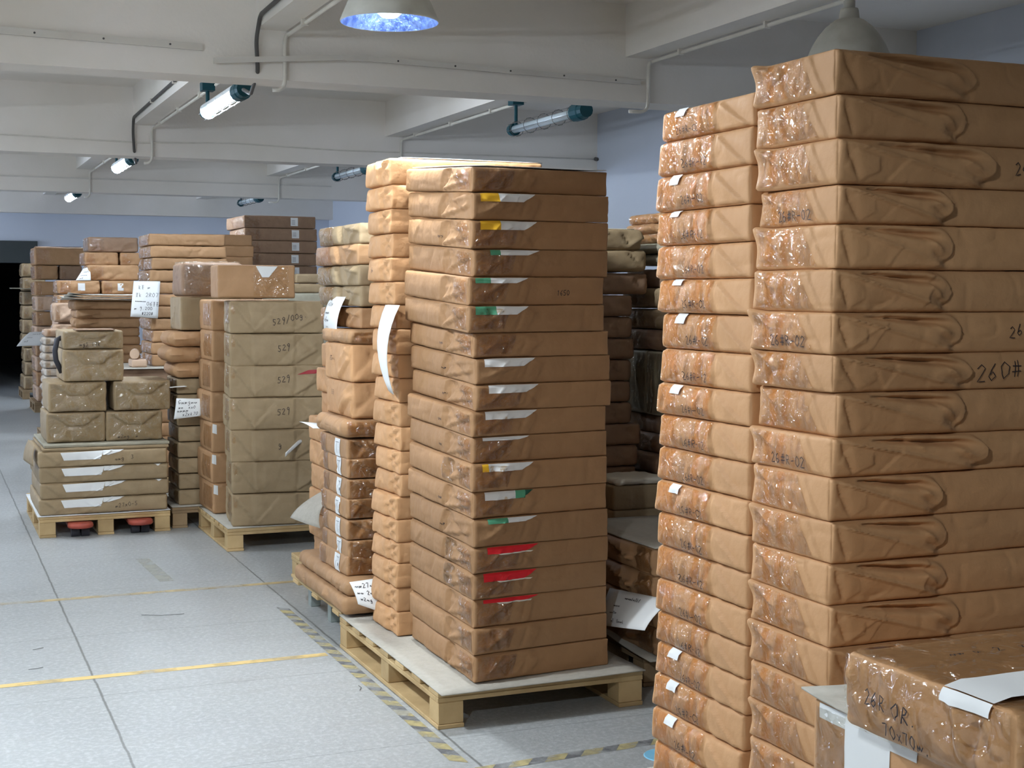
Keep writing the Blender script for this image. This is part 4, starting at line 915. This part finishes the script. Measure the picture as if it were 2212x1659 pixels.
for i in range(14): (fl[i] if i < 2 else fl3).place(2.55+.18*(i < 1), 10.9, zz[i+1] if i else 1.622, ordlab(i, 14, 'grey-brown package', 'the stack glimpsed right of the torn-paper box'), 0, 'packages glimpsed behind the marked stack')
pallet(2.5, 10.85, .6, .8, 'pallet under the stack glimpsed right of the torn-paper box', mat=WOODD, H=.15)

# ================================================================ STACK G (sheet note) and its base
pallet(1.36, 10.85, .95, 1.2, 'pallet far behind the trolley, under the stack with a large hanging note', mat=WOOD)
g0 = [e_pack(770+i, K_BR, .104) for i in range(2)]
for p in g0: p.L = .78; p.parts = []
zz = zlist(.865, .14, 7)
for i in range(7): g0[i % 2].place(1.39, 10.9, zz[i+1], ordlab(i, 7, 'brown package', 'those under the dark tray behind the trolley load'), 0, 'packages under the dark tray')
MBt = Pack(.86, .8, .098, K_DK, 775, r=.006, step=.03); MBt.place(1.37, 10.88, .868, 'flat dark brown tray carton under the stack with a large note')
board('cardboard_sheet', 1.33, 10.85, 2.2, 11.7, .968, GREYB, 'thin board between the dark tray and the stack with a large note', 'cardboard sheet', .002, .006, 8)
def g_pack(seed):
    r_ = random.Random(seed); H = .0885
    p = Pack(.58, .62, H, K_BR, seed, r=.012, bulge=.008, step=.010, crumple=.006, rough=.004, feats={'F': rand_folds(r_, .5, H, 3, .003), 'L': rand_folds(r_, .6, H, 6, .007)})
    p.add('clear_tape', TAPE, [p.patch('L', [(.02, H*.08), (.60, H*.08), (.60, H*.92), (.02, H*.92)], .0016, 50, 12, .006, seed)]); return p
GV = [g_pack(780+i) for i in range(4)]
zg = zlist(2.0, .976, 11)
for i in range(11): GV[i % 4].place(1.645+rn.uniform(-.01, .01), 11.1, zg[i+1], ordlab(i, 11, 'shiny taped brown package', 'the stack with a large hanging note'), math.radians(rn.uniform(-1, 1)), 'packages in the stack with a large note')
note([(1.48, 11.05, 1.36), (1.685, 11.05, 1.345), (1.715, 11.10, 1.63), (1.515, 11.10, 1.63)], (-.004, -.03, 0), 'large white handwritten note hanging on a tall far stack', [(.2, .78, .03, 'kz m'), (.12, .56, .032, 'zk 2R07'), (.12, .42, .015, '~~~~~~~'), (.55, .33, .03, '06zz'), (.12, .2, .025, 'm 9.200'), (.4, .07, .022, '#220#')], 9)
tag(MB().tube([(1.50, 11.0, 1.075), (1.53, 11.2, 1.075)], .036, 16).build('paper_roll', K_PI), 'small paper roll end beside the stack with a large note', 'roll')
Pack(.11, .2, .058, K_PI, 790, r=.01, step=.02).place(1.48, 10.98, .976, 'small pale packet under the paper roll end')

# ================================================================ TROLLEY LOAD (left)
pallet(.665, 9.25, .81, 1.15, 'wooden pallet carried by the pallet truck, left')
board('paper_sheet', .655, 9.24, 1.475, 10.3, .137, PAPER, 'white sheet under the white-labelled packages on the left pallet', 'paper sheet', .004, .003, 10, 2)
e = empty('pallet_truck', (.665, 9.25, 0), 0, 'red pallet truck whose fork ends stick out under the left pallet', 'pallet truck')
for fx in (.17, .54):
    f = MB().box((fx, -.02, .062), (fx+.15, 1.9, .092), .006).build('fork', JACKR, e)
    MB().lathe([(0, .0), (.075, .0), (.08, .01), (.075, .028), (0, .03)], (fx+.075, -.03, .062), 20).build('fork_tip', JACKR, e, True)
    for wx in (.02, .08): MB().tube([(fx+wx, .0, .034), (fx+wx+.05, .0, .034)], .034, 16).build('load_wheel', JACKD, e)
    MB().box((fx+.035, .03, .018), (fx+.115, .12, .066)).build('wheel_frame', JACKD, e)
MB().box((.17, 1.85, .06), (.69, 2.0, .34), .02).build('truck_body', JACKR, e)
MB().tube([(.43, 1.95, .34), (.43, 2.1, 1.05)], .02, 10).build('handle_shaft', JACKD, e)
MB().tube([(.33, 2.1, 1.15), (.31, 2.1, 1.08), (.43, 2.1, 1.04), (.55, 2.1, 1.08), (.53, 2.1, 1.15), (.33, 2.1, 1.15)], .013, 8).build('handle_loop', JACKD, e)
MB().tube([(.39, 2.02, .06), (.47, 2.02, .06)], .07, 16).build('steer_wheel', JACKD, e)
def t_pack(seed):
    r_ = random.Random(seed); H = .100; L = .79
    ff = [poly([(.22, -.01), (.80, -.01), (.80, H*1.05), (.44, H*1.0)], .007, .003, .05), crease((.25, .0), (.46, H), .004, .04), crease((.03, H*.9), (.12, H*.1), .005, .03)]+rand_folds(r_, L, H, 4, .003)
    p = Pack(L, .8, H, K_OL, seed, r=.012, bulge=.007, step=.011, feats={'F': ff}, crumple=.002)
    p.add('paper_label', PAPER, [p.patch('F', [(.15, H*.42), (.37, H*.45), (.39, H*.94), (.13, H*.90)], .0045, 40, 14), p.patch('F', [(.385, H*.72), (.42, H*.70), (.52, H*.95), (.39, H*.95)], .006, 20, 8)], label='white paper showing in the wrapping'); return p
TV = [t_pack(800+i) for i in range(3)]
zt = zlist(.545, .143, 4)
for i in range(4):
    ex = [part_mesh('paper_label', PAPER, [TV[i % 3].patch('F', [(.72, .088), (.73, .088), (.75, .098), (.70, .098)], .003, 4, 3)])] if i in (1, 2) else []
    if i in (0, 3): ex.append(wr(TV[i % 3], 'F', '~mg  3' if i == 0 else 'm27x0-5', .46, .03, .026, .002, .08))
    TV[i % 3].place(.672+rn.uniform(-.006, .006), 9.25, zt[i+1], ordlab(i, 4, 'olive package with white paper strip', 'four on the trolley pallet'), 0, 'white-strip packages on the trolley pallet', ex)
for j, (z_, lb) in enumerate(((.546, 'lower'), (.566, 'upper'))):
    q = Pack(.78, .8, .018, [K_OL, K_GR][j], 810+j, r=.005, bulge=.0, rough=.004, crumple=.002, step=.02); q.place(.69+.01*j, 9.25+.01*j, z_, f'flat folded sheets on the white-strip packages, {lb} layer', name='folded_sheets', cat='sheets')
note([(.60, 9.62, .46), (.64, 9.30, .45), (.655, 9.32, .58), (.63, 9.55, .60)], (-.01, 0, 0), 'brown card tab hanging at the left edge of the trolley load', [], 10, mat=K_OL, cat='card tab')
def film_box(seed, L, H, W=.5):
    r_ = random.Random(seed); t = H*.9
    ff = [poly([(.01, .0), (L-.01, 0), (L*.5+t*.35, H*.5), (L*.5-t*.35, H*.5)], .0075, .004, .03), poly([(L-.01, H), (.01, H), (L*.5-t*.3, H*.55), (L*.5+t*.3, H*.55)], .006, .004, .03)]+rand_folds(r_, L, H, 3, .003)
    p = Pack(L, W, H, K_OL, seed, r=.012, bulge=.006, step=.012, feats={'F': ff}, crumple=.0022)
    p.add('plastic_film', FILM, [p.patch('F', [(.012, H*.05), (L-.012, H*.05), (L-.012, H*.95), (.012, H*.95)], .002, 36, 22, .004, seed)]); return p
fb = film_box(820, .36, .192); fb2 = film_box(821, .355, .190)
fb.place(.728, 9.38, .585, 'film-wrapped brown box, lower left of four on the trolley load')
fb2.place(1.095, 9.38, .585, 'film-wrapped brown box, lower right of four on the trolley load', extra=[wr(fb2, 'F', 'm2mg ym', .07, .02, .024, .002, 0)])
fb2.place(.745, 9.39, .780, 'film-wrapped brown box, upper left of four on the trolley load')
fb.place(1.145, 9.39, .780, 'film-wrapped brown box, upper right of four on the trolley load')
fb3 = film_box(822, .372, .205); fb3.place(.838, 9.39, .974, 'large film-wrapped brown box standing on the four boxes of the trolley load')
fb4 = film_box(823, .372, .118); fb4.place(.838, 9.395, 1.181, 'shallow film-wrapped box with handwriting, highest on the trolley load', extra=[wr(fb4, 'F', 'mg3 17R', .10, .02, .024, .0022)])
board('card_sheet', .92, 9.38, 1.16, 9.6, 1.302, K_DK, 'small brown card lying on the highest box of the trolley load', 'card', .003, .006, 8)
tag(MB().tube([(.835+.0, 9.5, 1.25), (.81, 9.48, 1.24), (.795, 9.47, 1.17), (.80, 9.47, 1.11), (.835, 9.48, 1.03)], .017, 10).build('cable_loop', JACKD, None, True), 'thick black cable loop behind the highest trolley boxes', 'cable')

# ================================================================ FAR LEFT STACKS
pallet(1.40, 14.3, .65, .62, 'pallet under the stack topped with grey boards', mat=WOODD)
h0 = []
for i in range(3):
    r_ = random.Random(830+i); H = .0885
    h0.append(Pack(.62, .6, H, K_BR, 830+i, r=.02, bulge=.01, step=.014, crumple=.004, feats={'F': [crease((.02, H*.2), (.22, H*.55), .010, .02), crease((.22, H*.1), (.05, H*.8), .008, .02), blob((.1, H*.5), .008, .06, .02)]+rand_folds(r_, .6, H, 3, .005), 'L': rand_folds(r_, .6, H, 5, .006)}))
zh = zlist(1.46, .14, 15)
for i in range(15): h0[i % 3].place(1.41+rn.uniform(-.015, .015), 14.4, zh[i+1], ordlab(i, 15, 'creased brown package', 'the stack under grey boards'), math.radians(rn.uniform(-2, 2)), 'packages under the grey boards')
for j in range(3): board('greyboard_sheet', 1.28+.03*j, 14.30+.02*j, 2.02, 15.0, 1.468+.024*j, GREYB, ['lowest', 'middle', 'top'][j]+' grey board on the stack behind the trolley load', 'board', .008, .006, 12, 3+j, [(1.3, 14.35, .02, .12)])
def gen(L, W, H, mat, seed, tape=True, step=.02):
    r_ = random.Random(seed); p = Pack(L, W, H, mat, seed, r=.02, bulge=.008, step=step, crumple=.005, rough=.004, feats={'F': rand_folds(r_, L, H, 5, .008), 'L': rand_folds(r_, W, H, 4, .006)})
    if tape: p.add('clear_tape', TAPE, [p.patch('L', [(.02, H*.1), (W-.02, H*.1), (W-.02, H*.9), (.02, H*.9)], .003, 26, 10, .008, seed), p.patch('F', [(.02, H*.1), (L*.3, H*.1), (L*.3, H*.9), (.02, H*.9)], .003, 20, 10, .008, seed)])
    return p
# stack I at y=16
ic = [gen(.44, .5, .145, K_BR, 840), gen(.36, .5, .145, K_BR, 841), gen(.54, .5, .168, K_BR, 842), gen(.56, .55, .135, K_BR, 843), gen(.54, .5, .165, K_DK, 844)]
lab = lambda p: part_mesh('paper_label', PAPER, [p.patch('F', [(p.L*.47, p.H*.25), (p.L*.64, p.H*.25), (p.L*.64, p.H*.8), (p.L*.47, p.H*.8)], .004, 4, 4)], 'small white label')
ic[0].place(1.385, 16.0, 1.523, 'brown box with white label, left of a pair behind the grey boards', extra=[lab(ic[0])])
ic[1].place(1.842, 16.0, 1.523, 'brown box with white label, right of a pair behind the grey boards', extra=[lab(ic[1])])
ic[2].place(1.71, 16.05, 1.672, 'brown box on the pair behind the grey boards')
ic[1].place(1.70, 16.3, 1.842, 'dark gap-side small box, left of two under the highest far-left package')
ic[1].place(2.08, 16.3, 1.842, 'dark gap-side small box, right of two under the highest far-left package')
ic[4].place(1.74, 16.3, 1.989, 'dark brown package, highest of the far left stacks')
note([(1.57, 16.0, 1.67), (1.73, 16.0, 1.67), (1.73, 16.1, 1.82), (1.66, 16.1, 1.80)], (0, -.02, 0), 'white note leaning beside the box behind the grey boards', [(.3, .6, .03, '~mk'), (.15, .35, .022, '~~~~'), (.2, .1, .02, 'mz')], 12)
pallet(1.34, 15.9, .95, 1.0, 'pallet under the far stack with paired boxes', mat=WOODD)
zi = zlist(1.52, .14, 7)
for i in range(7): gen(.86, .6, .19, K_PI if i % 2 else K_BR, 850+i, i % 2 == 0, .03).place(1.37 if i > 0 else 1.38, 15.95, zi[i+1], ordlab(i, 7, 'pale brown box', 'those beneath the paired boxes behind the grey boards'), 0, 'boxes beneath the paired boxes')
ip = gen(.21, .3, .20, K_PI, 860)
for i, z_ in enumerate((1.226, 1.003)): ip.place(1.305, 15.62, z_, ['upper', 'lower'][i]+' pinkish upright box left of the creased packages', group='pinkish upright boxes')
# small pale stack L
lw = [gen(.2, .35, .073, K_WH, 865+i, True, .02) for i in range(3)]
zl = zlist(1.088, .14, 12)
for i in range(12): lw[i % 3].place(1.15+rn.uniform(-.008, .008), 15.0, zl[i+1], ordlab(i, 12, 'small pale taped packet', 'the narrow column behind the black cable loop'), 0, 'small pale packets')
gen(.16, .3, .075, K_PI, 869).place(1.17, 15.02, 1.09, 'small pinkish box on the narrow column of pale packets')
ip.place(1.305, 15.62, .80, 'lowest pinkish upright box left of the creased packages', group='pinkish upright boxes')
board('card_sheet', 1.10, 14.93, 1.5, 15.4, .136, WOODD, 'thin wooden base under the narrow column of pale packets', 'board', 0, .004, 4)
pallet(1.10, 14.95, .5, .45, 'small pallet under the narrow column of pale packets', mat=WOODD)
for i in range(3): gen(.21, .3, .20, K_BR, 871+i).place(1.305, 15.62, .14+.215*i, ordlab(2-i, 3, 'brown box', 'three under the pinkish upright boxes'), 0, 'boxes under the pinkish boxes')
# stack J (y=19)
jc = [gen(.62, .7, .225, K_BR, 880, step=.03), gen(.275, .7, .18, K_BR, 881, step=.03), gen(.275, .7, .18, K_DK, 882, step=.03), gen(.28, .7, .185, K_PI, 883, step=.03)]
jc[0].place(1.37, 19.0, 1.887, 'wide brown package, topmost of the stack beside the dark doorway')
jc[1].place(1.37, 19.0, 1.70, 'small brown package, left of a pair beside the dark doorway'); jc[2].place(1.67, 19.0, 1.70, 'small dark brown package, right of a pair beside the dark doorway')
board('paper_sheet', 1.40, 19.05, 1.95, 19.6, 2.115, K_DK, 'loose brown sheet over the stack beside the dark doorway', 'paper sheet', .02, .006, 10, 4)
zj = zlist(1.69, .14, 8)
for i in range(8):
    (jc[3] if i % 2 else jc[1]).place(1.37+rn.uniform(-.01, .01), 19.0, zj[i+1], ordlab(i, 8, 'brown package', 'the left column beside the dark doorway'), 0, 'left column beside the doorway')
    jc[2].place(1.67+rn.uniform(-.0, .02), 19.0, zj[i+1], ordlab(i, 8, 'dark brown package', 'the right column beside the dark doorway'), 0, 'right column beside the doorway')
pallet(1.33, 18.95, .7, .9, 'pallet beside the dark doorway', mat=WOODD)
note([(1.11, 18.7, .86), (1.42, 18.85, .86), (1.52, 19.02, 1.03), (1.29, 18.95, 1.03)], (0, -.02, .02), 'bluish white note sticking out beside the dark doorway', [(.3, .7, .04, '~mmk'), (.2, .45, .03, '~~~'), (.2, .2, .03, 'mz')], 13)
tag(MB().tube([(1.46, 19.0, 1.52), (1.46, 19.0, 1.53)], .001, 4).build('x', PAPER), 'x', 'x') if False else None
# stack K (y=21.5)
kc = [gen(.30, .8, .19, K_OL, 890+i, step=.03) for i in range(3)]
zk = zlist(1.963, .14, 9)
for i in range(9): kc[i % 3].place(1.37+rn.uniform(-.02, .02), 21.4, zk[i+1], ordlab(i, 9, 'olive package', 'the farthest stack at the doorway edge'), math.radians(rn.uniform(-2, 2)), 'packages in the farthest stack')
pallet(1.34, 21.35, .6, .9, 'farthest pallet at the doorway edge', mat=WOODD)
board('card_sheet', 1.20, 21.2, 1.55, 21.6, 1.585, K_GR, 'pale sheet poking out of the farthest stack', 'paper sheet', .02, .006, 8, 2)

# ================================================================ RIGHT GAP STACKS
pallet(2.60, 4.85, .9, .72, 'wooden pallet to the right of the middle pallet', mat=WOODD)
board('cardboard_sheet', 2.56, 4.72, 3.4, 5.55, .137, GREYB, 'dark curved board on the pallet right of the middle pallet', 'cardboard sheet', .004, .005, 10, 4, [(2.5, 5.2, .03, .2)])
def n_pack(seed):
    r_ = random.Random(seed); H = .107; W = .62
    fl = [crease((W*.2, H*.9), (W*.75, H*.35), .010, .03), crease((W*.95, H*.8), (W*.5, H*.3), .007, .03), ridge((W*.97, 0), (W*.97, H), .004)]
    p = Pack(.70, W, H, K_BR, seed, r=.012, bulge=.006, step=.011, feats={'L': fl+rand_folds(r_, W, H, 3, .005)}, crumple=.003)
    p.add('clear_tape', TAPE, [p.patch('L', [(W*.78, .01), (W-.015, .01), (W-.015, H*.95), (W*.78, H*.95)], .0016, 14, 12, .004, seed), p.patch('F', [(.01, .01), (.06, .01), (.06, H*.95), (.01, H*.95)], .0016, 10, 12, .004, seed)]); return p
NV = [n_pack(900+i) for i in range(3)]
zn = zlist(.572, .146, 4)
for i in range(4): NV[i % 3].place(2.575+[.0, .005, .03, .03][i], 4.72+[0, 0, .03, .03][i], zn[i+1], ordlab(i, 4, 'dark brown taped box', 'the low stack right of the middle pallet'), math.radians(rn.uniform(-1, 1)), 'boxes in the low stack')
board('greyboard_sheet', 2.57, 4.71, 3.3, 5.42, .575, GREYB, 'grey board covering the low stack right of the middle pallet', 'board', .003, .005, 10, 6)
note([(2.45, 4.90, .25), (2.44, 4.545, .31), (2.55, 4.545, .415), (2.575, 5.10, .35)], (-.015, 0, .0), 'large grey-white handwritten note hanging right of the middle stack', [(.35, .78, .018, '~m~mk~zkz'), (.2, .55, .015, '~mm~m'), (.15, .35, .015, '~mmzkm'), (.2, .12, .02, 'mz  zm~mk')], 14)
# M1 column
m1 = [gen(.60, .5, .098, K_OL if i < 2 else K_DK, 910+i, False, .014) for i in range(4)]  # darker kraft puts the shade of the gap into the package colour
zm = [1.853, 1.748, 1.651, 1.545]
for i in range(3): m1[i].place(2.535+[-.02, .0, .02][i], 5.86, zm[i+1], ordlab(i, 3, 'grey-green wrapped package', 'those high behind the middle stack right edge'), math.radians(rn.uniform(-2, 2)), 'grey-green packages')
board('paper_sheet', 2.54, 5.88, 3.08, 6.3, 1.852, PAPERW, 'crumpled pale sheet on the grey-green packages', 'paper sheet', .012, .004, 12, 7)
zq = zlist(1.543, .14, 14)
for i in range(14):
    p = m1[2+i % 2]; p.place(2.50+[0, .0, .02, -.0][i % 4]-(.03 if i < 6 else 0)+(.08 if i > 8 else 0), 5.86, zq[i+1], ordlab(i, 14, 'dull olive package', 'the column under the grey-green packages'), math.radians(rn.uniform(-2, 2)), 'dull packages behind the middle stack')
pallet(2.54, 5.85, .62, .6, 'pallet under the dull olive column', mat=WOODD, rz=0)
tag(Pack(.26, .22, .030, PAPERW, 915, r=.012, rough=.012, crumple=.008, bulge=.004, step=.01).place(2.86, 5.60, .690, 'crumpled white plastic bag on a small box stack', name='plastic_bag', cat='bag'), None)
m4 = Pack(.30, .24, .11, K_OL, 916, r=.01, step=.012, feats={'F': rand_folds(rn, .3, .1, 2, .004)})
zz = zlist(.688, .14, 5)
for i in range(5): m4.place(2.84, 5.60, zz[i+1], ordlab(i, 5, 'olive box', 'the small stack under the white bag'), 0, 'boxes under the white bag')
# M2 stack
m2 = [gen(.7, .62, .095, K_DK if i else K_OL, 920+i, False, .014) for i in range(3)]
for p in m2: H = p.H; p.add('clear_tape', TAPE, [p.patch('L', [(.02, H*.1), (.25, H*.1), (.25, H*.9), (.02, H*.9)], .0016, 20, 10, .004, 3)])
z2 = [1.679, 1.57, 1.479, 1.38, 1.283]
for i in range(4): m2[0 if i in (1, 2) else 1].place(3.2+[.03, .0, -.005, -.01][i], 5.62, z2[i+1], ordlab(i, 4, 'dark olive package', 'those above the two upright cartons on the right'), math.radians(rn.uniform(-1, 1)), 'dark olive packages')
ub = Pack(.5, .29, .300, K_GR, 930, r=.010, step=.014, feats={'L': [ridge((.1, .28), (.12, .02), -.006, .01), ridge((.2, .28), (.24, .05), .006, .01)]}, crumple=.003)
ub.add('plastic_film', FILM, [ub.patch('L', [(.01, .01), (.28, .01), (.28, .29), (.01, .29)], .002, 20, 24, .005, 3)])
ub.place(3.19, 5.95, .978, 'upright greyish carton, left of a pair behind the right stacks'); ub.place(3.18, 5.64, .978, 'upright greyish carton, right of a pair behind the right stacks')
zz = zlist(.976, .14, 9)
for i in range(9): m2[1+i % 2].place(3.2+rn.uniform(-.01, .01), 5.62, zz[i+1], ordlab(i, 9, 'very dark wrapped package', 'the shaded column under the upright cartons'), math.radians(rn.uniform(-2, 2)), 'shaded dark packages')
pallet(3.18, 5.6, .8, .75, 'pallet under the upright cartons', mat=WOODD)
for i, (z_, mt) in enumerate(((1.684, K_GR), (1.737, K_GR))):
    q = Pack(.75, .62, .050, mt, 935+i, r=.022, bulge=.01, step=.014, rough=.004); q.place(3.21, 5.62+.02*i, z_, ['lower', 'upper'][i]+' rolled grey-green sheet bundle behind the right stacks', cat='sheet bundle', name='sheet_bundle', group='grey-green sheet bundles')
m5 = [gen(.6, .34, .050, K_BR, 940+i, True, .012) for i in range(2)]
zz = [1.935, 1.885, 1.835, 1.79]
for i in range(3): m5[i % 2].place(3.25, 5.95, zz[i+1], ordlab(i, 3, 'thin brown package', 'those on the grey-green bundles'), math.radians([-2, 1, 0][i]), 'thin packages on the bundles')
